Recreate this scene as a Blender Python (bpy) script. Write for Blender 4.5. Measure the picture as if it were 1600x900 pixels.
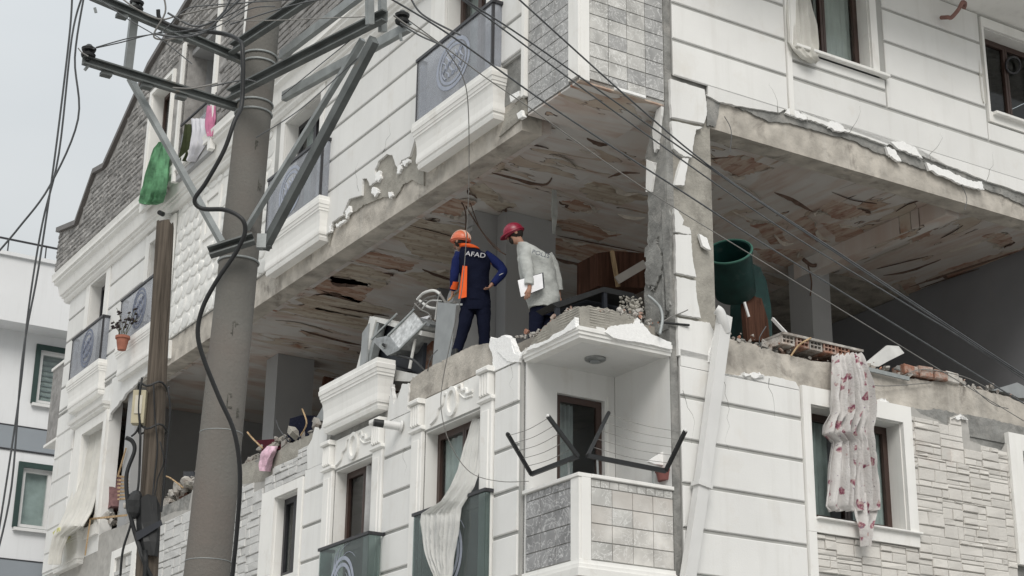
import bpy, bmesh, math, random
from mathutils import Vector, Matrix, noise
R = random.Random(7)
sc = bpy.context.scene
for o in list(bpy.data.objects): bpy.data.objects.remove(o)
rad = math.radians

# ------------------------------------------------------------------ camera, sky, sun, exposure
YAW, PIT, ROL, FPX = rad(58.36), rad(19.635), rad(-.7), 2640.0
FW = Vector((0, math.cos(PIT), math.sin(PIT))); UP0 = Vector((0, -math.sin(PIT), math.cos(PIT))); X0 = Vector((1, 0, 0))
XC = X0*math.cos(ROL) - UP0*math.sin(ROL); UC = X0*math.sin(ROL) + UP0*math.cos(ROL)
CAM = Vector((0, 0, 1.6))
cd = bpy.data.cameras.new('camera'); cam = bpy.data.objects.new('camera', cd); sc.collection.objects.link(cam)
cam.matrix_world = Matrix.Translation(CAM) @ Matrix((XC, UC, -FW)).transposed().to_4x4()
cd.sensor_width = 36; cd.lens = 36*FPX/1600; cd.clip_start = .1; cd.clip_end = 3000
sc.camera = cam
SUN_EL, SUN_AZ = rad(42), rad(176)          # azimuth clockwise from +Y
world = bpy.data.worlds.new('World'); sc.world = world; world.use_nodes = True
def build_world():
    nt = world.node_tree; n = nt.nodes; bg = n['Background']
    sky = n.new('ShaderNodeTexSky'); sky.sky_type = 'NISHITA'; sky.sun_disc = False
    sky.sun_elevation = SUN_EL; sky.sun_rotation = SUN_AZ; sky.air_density = 2; sky.dust_density = 6; sky.ozone_density = 1
    tc = n.new('ShaderNodeTexCoord')
    mp = n.new('ShaderNodeMapping'); mp.inputs['Scale'].default_value = (1.2, 1.2, 3.2)
    no = n.new('ShaderNodeTexNoise'); no.inputs['Scale'].default_value = 2.2; no.inputs['Detail'].default_value = 5; no.inputs['Roughness'].default_value = .45
    cr = n.new('ShaderNodeValToRGB')
    cr.color_ramp.elements[0].position = .3; cr.color_ramp.elements[0].color = (5.7, 6.0, 6.2, 1)
    cr.color_ramp.elements[1].position = .7; cr.color_ramp.elements[1].color = (7.0, 7.18, 7.25, 1)
    mx = n.new('ShaderNodeMix'); mx.data_type = 'RGBA'; mx.inputs[0].default_value = .9
    nt.links.new(tc.outputs['Generated'], mp.inputs['Vector']); nt.links.new(mp.outputs[0], no.inputs['Vector'])
    nt.links.new(no.outputs['Fac'], cr.inputs[0]); nt.links.new(sky.outputs[0], mx.inputs[6]); nt.links.new(cr.outputs[0], mx.inputs[7])
    # an overcast sky is brighter overhead than near the horizon: (1 + 2 sin h) / 3
    sp = n.new('ShaderNodeSeparateXYZ'); nt.links.new(tc.outputs['Generated'], sp.inputs[0]); mr = n.new('ShaderNodeMapRange'); nt.links.new(sp.outputs['Z'], mr.inputs[0])
    mr.inputs[3].default_value = 1/1.9; mr.inputs[4].default_value = 3/1.9; mul = n.new('ShaderNodeVectorMath'); mul.operation = 'SCALE'
    nt.links.new(mx.outputs[2], mul.inputs[0]); nt.links.new(mr.outputs[0], mul.inputs['Scale']); nt.links.new(mul.outputs[0], bg.inputs['Color'])
    bg.inputs['Strength'].default_value = .1
build_world()
sl = bpy.data.lights.new('sun', 'SUN'); sl.energy = 1.5; sl.angle = rad(30); sl.color = (1, .97, .93)
sun = bpy.data.objects.new('sun', sl); sc.collection.objects.link(sun)
sd = Vector((math.sin(SUN_AZ)*math.cos(SUN_EL), math.cos(SUN_AZ)*math.cos(SUN_EL), math.sin(SUN_EL)))
sun.rotation_euler = sd.to_track_quat('Z', 'Y').to_euler(); sun.location = (0, -30, 60)
sc.view_settings.view_transform = 'Standard'; sc.view_settings.look = 'None'; sc.view_settings.exposure = 0.3; sc.view_settings.gamma = 1
sc.render.engine = 'CYCLES'; sc.cycles.max_bounces = 8; sc.cycles.diffuse_bounces = 5; sc.cycles.transparent_max_bounces = 12

# ------------------------------------------------------------------ frames of the building
# u runs along the right facade, v along the left facade, z up; the corner of the building is u = v = 0
def ray(x, y): return FW + XC*((x-800)/FPX) - UC*((y-450)/FPX)
O = CAM + ray(906, 540)*18.9; O.z = 0
AR = Vector((math.sin(YAW), math.cos(YAW), 0)); AL = Vector((-math.cos(YAW), math.sin(YAW), 0)); ZZ = Vector((0, 0, 1))
def I(u, v, z): return O + AR*u + AL*v + ZZ*z
def LF(s, h, o=0): return I(-o, s, h)          # left facade: along, height, outward
def RF(s, h, o=0): return I(s, -o, h)          # right facade
def LI(u):                                      # left-type plane at depth u
    return lambda s, h, o=0: I(u-o, s, h)
def RI(v):
    return lambda s, h, o=0: I(s, v-o, h)
def loc(p): d = p-O; return Vector((d.dot(AR), d.dot(AL), d.z))
C0 = loc(CAM)
def rl(x, y): d = ray(x, y); return Vector((d.dot(AR), d.dot(AL), d.z))
def lp(x, y, o=0):
    d = rl(x, y); p = C0 + d*((-o-C0.x)/d.x); return (p.y, p.z)
def rp(x, y, o=0):
    d = rl(x, y); p = C0 + d*((-o-C0.y)/d.y); return (p.x, p.z)
def wz(x, y, z): d = ray(x, y); return CAM + d*((z-CAM.z)/d.z)
def wy(x, y, Y): d = ray(x, y); return CAM + d*(Y/d.y)
def wd(x, y, dep): return CAM + ray(x, y)*dep
def LPS(pts, o=0): return [lp(x, y, o) for x, y in pts]
def RPS(pts, o=0): return [rp(x, y, o) for x, y in pts]

# ------------------------------------------------------------------ mesh builder
ORG = {}
class MB:
    def __init__(s): s.v = []; s.f = []; s.sm = None
    def add(s, vs, fs):
        b = len(s.v); s.v += [Vector(p) for p in vs]; s.f += [[i+b for i in f] for f in fs]; return s
    def hexa(s, p): return s.add(p, [(0,1,2,3),(7,6,5,4),(0,4,5,1),(1,5,6,2),(2,6,7,3),(3,7,4,0)])
    def box(s, fr, s0, s1, h0, h1, o0, o1, c=0):
        if not c:
            return s.hexa([fr(s0,h0,o0), fr(s1,h0,o0), fr(s1,h1,o0), fr(s0,h1,o0), fr(s0,h0,o1), fr(s1,h0,o1), fr(s1,h1,o1), fr(s0,h1,o1)])
        r = [[fr(a+k*ca, b+m*ca, o) for a, b, k, m in ((s0,h0,1,1),(s1,h0,-1,1),(s1,h1,-1,-1),(s0,h1,1,-1))] for ca, o in ((0,o0),(0,o1-c),(c,o1))]
        return s.loft(r)
    def prism(s, fr, poly, o0, o1, c=0):
        n = len(poly); a = [fr(x, y, o0) for x, y in poly]; b = [fr(x, y, o1) for x, y in poly]
        return s.add(a+b, [list(range(n)), list(range(2*n-1, n-1, -1))] + [[i, (i+1) % n, n+(i+1) % n, n+i] for i in range(n)])
    def loft(s, rings, cap=True, closed=True):
        n = len(rings[0]); vs = [p for r in rings for p in r]; fs = []
        for k in range(len(rings)-1):
            for i in range(n if closed else n-1):
                j = (i+1) % n; fs.append([k*n+i, k*n+j, (k+1)*n+j, (k+1)*n+i])
        if cap and closed: fs += [list(range(n))[::-1], [len(vs)-n+i for i in range(n)]]
        return s.add(vs, fs)
    def tube(s, path, r, n=8, cap=True):
        path = [Vector(p) for p in path]; rr = r if isinstance(r, (list, tuple)) else [r]*len(path); rings = []; prev = None
        for i, p in enumerate(path):
            t = (path[min(i+1, len(path)-1)] - path[max(i-1, 0)])
            if t.length < 1e-9: t = Vector((0, 0, 1))
            t.normalize()
            if prev is None:
                a = t.orthogonal().normalized()
            else:
                a = (prev - t*prev.dot(t))
                a = a.normalized() if a.length > 1e-6 else t.orthogonal().normalized()
            prev = a; b = t.cross(a)
            rings.append([p + (a*math.cos(2*math.pi*k/n) + b*math.sin(2*math.pi*k/n))*rr[i] for k in range(n)])
        return s.loft(rings, cap)
    def beam(s, p, q, w, h, up=ZZ):             # solid bar p->q, width w (sideways), height h
        p, q = Vector(p), Vector(q); t = (q-p).normalized(); a = t.cross(up).normalized(); b = a.cross(t)
        return s.loft([[c + a*(i*w/2) + b*(j*h/2) for i, j in ((-1,-1),(1,-1),(1,1),(-1,1))] for c in (p, q)])
    def chan(s, p, q, w, h, th, up=ZZ, side=1): # U channel: web vertical, flanges towards side
        p, q = Vector(p), Vector(q); t = (q-p).normalized(); a = t.cross(up).normalized()*side; b = ZZ if up is ZZ else a.cross(t)
        b = (a.cross(t)*(1 if a.cross(t).dot(up) > 0 else -1)).normalized()
        pr = [(0,-h/2),(w,-h/2),(w,-h/2+th),(th,-h/2+th),(th,h/2-th),(w,h/2-th),(w,h/2),(0,h/2)]
        return s.loft([[c + a*i + b*j for i, j in pr] for c in (p, q)])
    def ell(s, c, ax, ay, az, nu=14, nv=9, v0=-1.0, v1=1.0):
        rings = []
        for k in range(nv+1):
            ph = (v0 + (v1-v0)*k/nv)*math.pi/2*.995; rings.append([Vector(c) + az*math.sin(ph) + (ax*math.cos(t*2*math.pi/nu) + ay*math.sin(t*2*math.pi/nu))*math.cos(ph) for t in range(nu)])
        return s.loft(rings)
    def build(s, name, m, parent=None, smooth=None, kind=None, label=None, wob=0, seed=0):
        base = ORG.get(parent.name, Vector()) if parent else Vector()
        me = bpy.data.meshes.new(name)
        me.from_pydata([tuple(p-base) for p in s.v], [], s.f)
        bm = bmesh.new(); bm.from_mesh(me); bmesh.ops.recalc_face_normals(bm, faces=bm.faces)
        if wob:
            for v in bm.verts: q = v.co+base; v.co += Vector(noise.noise_vector(q*3.1 + Vector((seed, 0, 0))))*wob + Vector(noise.noise_vector(q*11))*wob*.55
        bm.to_mesh(me); bm.free()
        me.materials.append(m)
        if smooth:
            me.shade_smooth(); me.set_sharp_from_angle(angle=rad(smooth))
        ob = bpy.data.objects.new(name, me); sc.collection.objects.link(ob)
        if parent: ob.parent = parent
        ORG[ob.name] = base
        if kind: ob['kind'] = kind
        if label: ob['label'] = label
        return ob
def tag(o, label, cat, group=None):
    o['label'] = label; o['category'] = cat
    if group: o['group'] = group
    return o
def thing(name, label, cat, at, group=None):
    o = bpy.data.objects.new(name, None); sc.collection.objects.link(o); o.location = at; o.empty_display_size = .2
    ORG[o.name] = Vector(at); return tag(o, label, cat, group)
def solo(mb, name, m, label, cat, group=None, smooth=None, **k):       # a thing that is one mesh, origin at its lowest point
    b = min(mb.v, key=lambda p: p.z).copy()
    mb.v = [p-b for p in mb.v]; o = mb.build(name, m, None, smooth, **k); o.location = b; ORG[o.name] = b
    return tag(o, label, cat, group)
def jag(pts, amp, seed=0, sub=3):                                       # roughen a polyline at two scales
    r = random.Random(seed); out = []; sub *= 3; off = r.uniform(0, 99)
    for i, (a, b) in enumerate(zip(pts, pts[1:])):
        L_ = math.hypot(b[0]-a[0], b[1]-a[1]); am = min(amp*1.5, L_*.22)
        for k in range(sub):
            t = k/sub; q = Vector(noise.noise_vector(Vector(((i+t)*2.3, off, 0)))); j = am*.45 if k else am*.2
            out.append((a[0]+(b[0]-a[0])*t + q.x*am*.9 + r.uniform(-j, j), a[1]+(b[1]-a[1])*t + q.y*am*.9 + r.uniform(-j, j)))
    return out + [pts[-1]]
def crom(pts, n=8):                                                     # smooth path through points
    P = [Vector(p) for p in pts]; out = []
    for i in range(len(P)-1):
        a, b, c, d = P[max(i-1,0)], P[i], P[i+1], P[min(i+2,len(P)-1)]
        for k in range(n):
            t = k/n; out.append(.5*((2*b) + (c-a)*t + (2*a-5*b+4*c-d)*t*t + (3*b-a-3*c+d)*t**3))
    return out + [P[-1]]

# ------------------------------------------------------------------ materials
class N:
    def __init__(s, name):
        s.m = bpy.data.materials.new(name); s.m.use_nodes = True; s.t = s.m.node_tree; s.b = s.t.nodes['Principled BSDF']; s.out = s.t.nodes['Material Output']
        s.pos = s.t.nodes.new('ShaderNodeNewGeometry').outputs['Position']
    def n(s, k, **kw):
        x = s.t.nodes.new(k)
        for a, b in kw.items():
            if hasattr(x, a): setattr(x, a, b)
        return x
    def l(s, a, b): s.t.links.new(a, b)
    def vec(s, scale, rot=0):
        r = s.n('ShaderNodeVectorRotate'); r.rotation_type = 'Z_AXIS'; r.inputs['Angle'].default_value = rot; s.l(s.pos, r.inputs['Vector'])
        m = s.n('ShaderNodeVectorMath', operation='MULTIPLY'); s.l(r.outputs[0], m.inputs[0]); m.inputs[1].default_value = scale; return m.outputs[0]
    def noise(s, scale, detail=4, rough=.55, vec=None, dist=0):
        x = s.n('ShaderNodeTexNoise'); x.inputs['Scale'].default_value = scale; x.inputs['Detail'].default_value = detail; x.inputs['Roughness'].default_value = rough
        x.inputs['Distortion'].default_value = dist; s.l(vec or s.pos, x.inputs['Vector']); return x.outputs['Fac']
    def ramp(s, f, stops, interp='LINEAR'):
        x = s.n('ShaderNodeValToRGB'); e = x.color_ramp.elements; x.color_ramp.interpolation = interp
        while len(e) < len(stops): e.new(.5)
        for i, (p, c) in enumerate(stops): e[i].position = p; e[i].color = (*c, 1) if len(c) == 3 else c
        s.l(f, x.inputs[0]); return x.outputs['Color']
    def mix(s, f, a, b, mode='MIX'):
        x = s.n('ShaderNodeMix'); x.data_type = 'RGBA'; x.blend_type = mode
        for v, i in ((f, 0), (a, 6), (b, 7)):
            if isinstance(v, (int, float)): x.inputs[i].default_value = v
            elif isinstance(v, tuple): x.inputs[i].default_value = (*v, 1)
            else: s.l(v, x.inputs[i])
        return x.outputs[2]
    def thr(s, f, a, b):
        x = s.n('ShaderNodeMapRange'); x.inputs[1].default_value = a; x.inputs[2].default_value = b; s.l(f, x.inputs[0]); return x.outputs[0]
    def bump(s, f, st, dist=.02):
        x = s.n('ShaderNodeBump'); x.inputs['Strength'].default_value = st; x.inputs['Distance'].default_value = dist; s.l(f, x.inputs['Height']); s.l(x.outputs[0], s.b.inputs['Normal'])
    def rnd(s, col, amt):
        oi = s.n('ShaderNodeObjectInfo'); v = s.n('ShaderNodeMapRange'); v.inputs[3].default_value = 1-amt; v.inputs[4].default_value = 1+amt; s.l(oi.outputs['Random'], v.inputs[0])
        h = s.n('ShaderNodeHueSaturation'); s.l(v.outputs[0], h.inputs['Value']); s.l(col, h.inputs['Color']); return h.outputs[0]
    def done(s, col, rough=.8, spec=.3, metal=0):
        if isinstance(col, tuple): s.b.inputs['Base Color'].default_value = (*col, 1)
        else: s.l(col, s.b.inputs['Base Color'])
        s.b.inputs['Roughness'].default_value = rough; s.b.inputs['Specular IOR Level'].default_value = spec; s.b.inputs['Metallic'].default_value = metal
        return s.m
def sca(c, k): return tuple(min(1, x*k) for x in c)
def M(name, col, var=.15, scale=3, rough=.8, spec=.3, metal=0, stain=None, st=(.55, .7), sscale=1.5, streak=0, bump=0, bs=40, rnd=0, streakcol=(.25, .24, .22)):
    n = N(name); c = n.ramp(n.noise(scale), [(.3, sca(col, 1-var)), (.7, sca(col, 1+var))])
    if stain: c = n.mix(n.thr(n.noise(sscale, 6, .65, dist=.4), *st), c, stain)
    if streak:
        f = n.noise(1, 5, .6, n.vec((7, 7, .5))); k = n.n('ShaderNodeMath', operation='MULTIPLY'); n.l(n.thr(f, .52, .78), k.inputs[0]); k.inputs[1].default_value = streak
        c = n.mix(k.outputs[0], c, streakcol)
    if rnd: c = n.rnd(c, rnd)
    if bump: n.bump(n.noise(bs, 5, .65), bump)
    return n.done(c, rough, spec, metal)

WHITE = M('white_render', (.735, .735, .72), .04, 1.3, .85, .2, streak=.26, stain=(.66, .64, .60), st=(.56, .82), sscale=1.7, bump=.15, bs=60, rnd=.035, streakcol=(.50, .485, .45))
COAT_ = M('groove_grey', (.40, .40, .385), .12, 2, .9, .1, streak=.2)  # grey base coat, darker than the panels, visible in their grooves
TRIM = M('white_trim', (.79, .785, .76), .035, 2, .8, .25, streak=.26, stain=(.64, .61, .56), st=(.58, .82), sscale=2.4, bump=.1, bs=50, streakcol=(.48, .46, .42))
FOAM = M('white_foam', (.9, .9, .89), .05, 30, .9, .1, bump=.5, bs=90)
CONC = M('bare_concrete', (.45, .42, .375), .28, 3.5, .9, .15, stain=(.25, .23, .205), st=(.54, .68), sscale=2.6, streak=.45, bump=.6, bs=22, streakcol=(.55, .53, .49))
MORT = M('grey_mortar', (.235, .235, .225), .3, 5, .95, .1, stain=(.36, .35, .33), st=(.5, .68), sscale=2.2, bump=.9, bs=22)
ADH = M('tile_adhesive', (.34, .325, .29), .2, 5, .95, .1, stain=(.2, .19, .17), st=(.55, .7), bump=.7, bs=30)
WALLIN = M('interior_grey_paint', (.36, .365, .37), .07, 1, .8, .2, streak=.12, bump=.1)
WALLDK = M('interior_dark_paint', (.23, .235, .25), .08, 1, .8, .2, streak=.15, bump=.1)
FLOOR = M('floor_screed', (.3, .28, .25), .25, 3, .95, .1, bump=.5)
ASPH = M('asphalt', (.06, .06, .06), .2, 4, .9, .2, bump=.4, bs=60)
GROUND = M('pale_paving', (.42, .41, .39), .15, .8, .95, .1, bump=.3, bs=20)
PVC = M('brown_frame', (.055, .032, .026), .15, 8, .4, .5)
DKPVC = M('dark_frame', (.03, .03, .034), .15, 8, .4, .5)
STEEL = M('painted_steel', (.112, .122, .12), .25, 6, .55, .4, stain=(.16, .13, .1), st=(.6, .75), sscale=5, bump=.15)
GALV = M('galvanised_steel', (.29, .31, .31), .2, 8, .5, .5, .2, bump=.1)
BLACK = M('black_rubber', (.018, .019, .02), .2, 8, .5, .4)
WIRE = M('grey_wire', (.085, .09, .095), .2, 10, .55, .4)
PALEWIRE = M('pale_wire', (.20, .195, .185), .2, 10, .6, .4)
POLE = M('pole_concrete', (.158, .154, .142), .14, 1.6, .9, .15, stain=(.17, .15, .135), st=(.45, .7), sscale=.8, bump=.35, bs=40, streak=.18, streakcol=(.12, .12, .11))
DKPIT = M('pole_pit', (.11, .107, .095), .4, 20, .95, .1, bump=.8)
WOOD = None
def wood(name, col, sx=26, sz=.7):
    n = N(name); f = n.noise(1, 6, .65, n.vec((sx, sx, sz)), .3); g = n.noise(1.3, 3)
    c = n.ramp(f, [(.28, sca(col, .35)), (.5, col), (.75, sca(col, 1.5))]); c = n.mix(n.thr(g, .5, .8), c, sca(col, .6)); n.bump(f, .6, .02)
    return n.done(c, .9, .15)
WOOD = wood('weathered_wood', (.105, .088, .072), 34, .9)
PLANK = wood('plain_wood', (.42, .30, .18))
WALNUT = wood('brown_veneer', (.075, .036, .024), 18, 1.2)
STONE_D = M('dark_stone', (.29, .283, .275), .3, 5, .9, .2, bump=.6, bs=25, rnd=.2, stain=(.3, .29, .28), st=(.52, .75), sscale=6)
STONE_W = M('white_rock_stone', (.72, .72, .70), .07, 6, .9, .15, bump=.5, bs=18, rnd=.06)
STONE_L = M('cream_ledge_stone', (.62, .60, .565), .06, 4, .9, .15, bump=.45, bs=35, rnd=.07, stain=(.55, .49, .45), st=(.58, .75), sscale=1.1)
STONE_G = M('grey_white_stone', (.56, .56, .55), .08, 5, .9, .15, bump=.45, bs=35, rnd=.08)
JOINT = M('stone_joint', (.40, .39, .37), .15, 6, .95, .1)
ROOF = M('roof_edge_metal', (.13, .12, .115), .15, 3, .5, .4)
def marble(name, base, vein, warm=0):
    n = N(name)
    f = n.noise(5.5, 6, .6, None, 1.8); s = n.n('ShaderNodeMath', operation='SUBTRACT'); n.l(f, s.inputs[0]); s.inputs[1].default_value = .5
    a = n.n('ShaderNodeMath', operation='ABSOLUTE'); n.l(s.outputs[0], a.inputs[0])
    c = n.ramp(n.noise(3.2, 4), [(.3, sca(base, .75)), (.7, sca(base, 1.3))])
    c = n.mix(n.thr(a.outputs[0], .022, .004), c, vein)
    if warm: c = n.mix(n.thr(n.noise(1.3, 2), .5, .7), c, (.50, .47, .435))
    c = n.rnd(c, .07); n.bump(f, .05)
    return n.done(c, .42, .4)
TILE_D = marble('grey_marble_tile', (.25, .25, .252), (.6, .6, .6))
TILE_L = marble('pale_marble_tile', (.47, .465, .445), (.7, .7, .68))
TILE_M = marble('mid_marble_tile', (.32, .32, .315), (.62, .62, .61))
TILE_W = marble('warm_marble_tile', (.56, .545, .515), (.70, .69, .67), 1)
def glass(name, tint, alpha, rough=.05, veil=0):
    n = N(name); tr = n.n('ShaderNodeBsdfTransparent'); tr.inputs[0].default_value = (*tint, 1); gl = n.n('ShaderNodeBsdfGlossy'); gl.inputs['Roughness'].default_value = rough
    fr = n.n('ShaderNodeFresnel'); fr.inputs['IOR'].default_value = 1.5; nb = n.n('ShaderNodeBump'); nb.inputs['Strength'].default_value = .03; n.l(n.noise(1.4, 2), nb.inputs['Height']); n.l(nb.outputs[0], gl.inputs['Normal'])
    ge = n.n('ShaderNodeNewGeometry'); inv = n.n('ShaderNodeMath', operation='SUBTRACT'); inv.inputs[0].default_value = 1; n.l(ge.outputs['Backfacing'], inv.inputs[1]); fm = n.n('ShaderNodeMath', operation='MULTIPLY'); n.l(fr.outputs[0], fm.inputs[0]); n.l(inv.outputs[0], fm.inputs[1])   # reflect once, at the outer face
    mx = n.n('ShaderNodeMixShader'); n.l(fm.outputs[0], mx.inputs[0]); n.l(tr.outputs[0], mx.inputs[1]); n.l(gl.outputs[0], mx.inputs[2]); last = mx
    if veil:
        df = n.n('ShaderNodeBsdfDiffuse'); n.l(n.ramp(n.noise(4, 4), [(.3, sca(tint, .72)), (.7, sca(tint, .92))]), df.inputs[0]); m2 = n.n('ShaderNodeMixShader'); m2.inputs[0].default_value = veil
        n.l(mx.outputs[0], m2.inputs[1]); n.l(df.outputs[0], m2.inputs[2]); last = m2
    n.l(last.outputs[0], n.out.inputs[0]); return n.m
PANE = glass('window_glass', (.86, .90, .90), 0)
RAILG = glass('balcony_glass', (.70, .72, .76), 0, .08, .28)
RAILGRN = glass('green_balcony_glass', (.50, .57, .56), 0, .08, .12)
ETCH = M('etched_glass_motif', (.16, .18, .24), .1, 8, .6, .3)
ETCHP = M('pale_etched_motif', (.33, .36, .43), .1, 8, .6, .3)
def cloth(name, col, var=.12, trans=.25, bump=.25, bs=70, alpha=0):
    n = N(name); c = n.ramp(n.noise(3, 4), [(.3, sca(col, 1-var)), (.7, sca(col, 1+var))]); n.bump(n.noise(bs, 3), bump); n.done(c, .95, .1)
    t = n.n('ShaderNodeBsdfTranslucent'); n.l(c, t.inputs[0]); mx = n.n('ShaderNodeMixShader'); mx.inputs[0].default_value = trans; n.l(n.b.outputs[0], mx.inputs[1]); n.l(t.outputs[0], mx.inputs[2]); last = mx
    if alpha:
        tp = n.n('ShaderNodeBsdfTransparent'); m2 = n.n('ShaderNodeMixShader'); m2.inputs[0].default_value = alpha; n.l(mx.outputs[0], m2.inputs[1]); n.l(tp.outputs[0], m2.inputs[2]); last = m2
    n.l(last.outputs[0], n.out.inputs[0]); return n.m
SHEER = cloth('sheer_curtain', (.86, .86, .84), .06, .4, .5, 60, .22)
LACE = cloth('grey_lace', (.6, .6, .6), .3, .3, .3, 40, .2)
CREAM = cloth('cream_curtain', (.76, .75, .71), .08, .3, .4, 50, .06)
DRAPE = cloth('grey_drape', (.56, .59, .57), .2, .2)
def floral(name):
    n = N(name); dv = n.n('ShaderNodeTexNoise'); dv.inputs['Scale'].default_value = 9; n.l(n.pos, dv.inputs['Vector']); sc_ = n.n('ShaderNodeVectorMath', operation='SCALE'); n.l(dv.outputs['Color'], sc_.inputs[0]); sc_.inputs['Scale'].default_value = .16
    ad = n.n('ShaderNodeVectorMath', operation='ADD'); n.l(n.pos, ad.inputs[0]); n.l(sc_.outputs[0], ad.inputs[1])
    v = n.n('ShaderNodeTexVoronoi'); v.inputs['Scale'].default_value = 5.6; n.l(ad.outputs[0], v.inputs['Vector'])
    sx = n.n('ShaderNodeSeparateColor'); n.l(v.outputs['Color'], sx.inputs[0]); pick = n.thr(sx.outputs[0], .30, .32)
    pink = n.ramp(n.noise(24, 4), [(.35, (.22, .06, .10)), (.5, (.42, .19, .24)), (.6, (.66, .52, .50)), (.72, (.46, .37, .26))])
    base = n.ramp(n.noise(3), [(.3, (.70, .68, .665)), (.7, (.79, .775, .76))])
    k = n.n('ShaderNodeMath', operation='MULTIPLY'); n.l(n.thr(v.outputs['Distance'], .34, .26), k.inputs[0]); n.l(pick, k.inputs[1]); c = n.mix(k.outputs[0], base, pink)
    v2 = n.n('ShaderNodeTexVoronoi'); v2.inputs['Scale'].default_value = 17; n.l(ad.outputs[0], v2.inputs['Vector']); s2 = n.n('ShaderNodeSeparateColor'); n.l(v2.outputs['Color'], s2.inputs[0])
    k2 = n.n('ShaderNodeMath', operation='MULTIPLY'); n.l(n.thr(v2.outputs['Distance'], .2, .14), k2.inputs[0]); n.l(n.thr(s2.outputs[0], .68, .7), k2.inputs[1]); c = n.mix(k2.outputs[0], c, (.34, .28, .36))
    n.bump(n.noise(30, 4), .6); n.done(c, .95, .1); t = n.n('ShaderNodeBsdfTranslucent'); n.l(c, t.inputs[0]); mx = n.n('ShaderNodeMixShader'); mx.inputs[0].default_value = .3; n.l(n.b.outputs[0], mx.inputs[1]); n.l(t.outputs[0], mx.inputs[2]); n.l(mx.outputs[0], n.out.inputs[0]); return n.m
FLORAL = floral('floral_cotton')
def ceiling(name, rot, sx, sy, seed, amt):   # paint peeling in long tongues
    n = N(name); vv = n.n('ShaderNodeVectorMath', operation='ADD'); n.l(n.vec((sx, sy, 0), rot), vv.inputs[0]); vv.inputs[1].default_value = (seed, seed*.7, 0); v = vv.outputs[0]
    f = n.noise(1, 3, .45, v, 1.2); g = n.noise(.9, 3, .5, n.vec((.5, .5, 0)))
    s = n.n('ShaderNodeMath', operation='ADD'); n.l(f, s.inputs[0]); k = n.n('ShaderNodeMath', operation='MULTIPLY'); n.l(g, k.inputs[0]); k.inputs[1].default_value = .8; n.l(k.outputs[0], s.inputs[1])
    paint = n.ramp(n.noise(.9, 4), [(.3, (.56, .52, .49)), (.5, (.66, .645, .625)), (.72, (.60, .555, .52))])
    paint = n.mix(n.thr(n.noise(.8, 5, .6, v, .8), .46, .62), paint, n.ramp(n.noise(1.7, 4, .5, v), [(.3, (.50, .38, .33)), (.6, (.60, .53, .48))]))
    bare = n.ramp(n.noise(2.2, 5), [(.3, (.36, .20, .14)), (.42, (.50, .41, .34)), (.62, (.58, .53, .46)), (.8, (.46, .27, .20))])
    p = n.thr(s.outputs[0], amt, amt+.012); c = n.mix(p, paint, bare)
    e = n.n('ShaderNodeMath', operation='SUBTRACT'); n.l(s.outputs[0], e.inputs[0]); e.inputs[1].default_value = amt+.004
    a = n.n('ShaderNodeMath', operation='ABSOLUTE'); n.l(e.outputs[0], a.inputs[0]); w = n.n('ShaderNodeMath', operation='MULTIPLY'); n.l(n.thr(a.outputs[0], .010, .002), w.inputs[0]); n.l(n.thr(n.noise(1.7, 3), .42, .55), w.inputs[1])
    c = n.mix(w.outputs[0], c, (.09, .06, .05)); n.bump(p, .8, -.02); return n.done(c, .9, .15)  # dark line along peel edges paints the curled paint's shadow into the colour
CEIL_A = ceiling('peeling_ceiling_paint', -(math.pi/2-YAW), .8, 3.6, 3.1, 1.02)
CEIL_B = ceiling('peeling_ceiling_right', -(math.pi/2-YAW), 3.4, .75, 9.3, 1.02)
CEIL_C = ceiling('ceiling_plain', -(math.pi/2-YAW), .8, 2.6, 21, 1.1)
RED = M('hollow_clay', (.30, .15, .105), .3, 20, .9, .15, bump=.5, stain=(.42, .37, .33), st=(.42, .62), sscale=7)
RUB = M('rubble', (.46, .44, .41), .3, 6, .95, .1, bump=.6, stain=(.3, .24, .2), st=(.5, .7), sscale=4, rnd=.3)
SKIN = M('skin', (.36, .2, .14), .1, 20, .6, .3)
def plain(name, c, rough=.6, spec=.35, metal=0, var=.1, bump=0): return M(name, c, var, 6, rough, spec, metal, bump=bump, bs=16)
GREENP = M('green_plastic', (.005, .033, .029), .25, 7, .5, .35, stain=(.05, .07, .065), st=(.55, .75), sscale=3)
APPW = plain('white_enamel', (.62, .62, .60), .4, .4, 0, .12)
SILV = M('dull_aluminium', (.36, .37, .37), .3, 12, .38, .5, .75, bump=.2)
GREYP = plain('grey_panel', (.27, .285, .29), .5)
DARKP = plain('dark_interior', (.02, .023, .03), .5)
NAVY = plain('navy_fabric', (.007, .009, .022), .9, .1, bump=.8)
BLUE = plain('blue_fabric', (.013, .02, .085), .9, .1, bump=.8)
ORANGE = plain('orange_fabric', (.75, .12, .03), .85, .15, bump=.2)
HELM1 = plain('orange_shell', (.62, .15, .07), .35, .5)
HELM1S = plain('pale_stripe', (.72, .5, .4), .4, .4)
HELM2 = plain('crimson_shell', (.22, .008, .03), .35, .5)
COAT = M('pale_grey_fabric', (.42, .435, .42), .18, 7, .9, .1, bump=.9, bs=13)
PAPER = plain('white_paper', (.8, .8, .82), .8)
LETTER = plain('white_lettering', (.5, .5, .52), .8)
DKLETTER = plain('dark_lettering', (.1, .11, .13), .8)
HAIR = plain('dark_hair', (.02, .015, .012), .8)
WPLAST = M('white_plastic_pipe', (.66, .66, .65), .04, 3, .4, .4, streak=.12)

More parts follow.
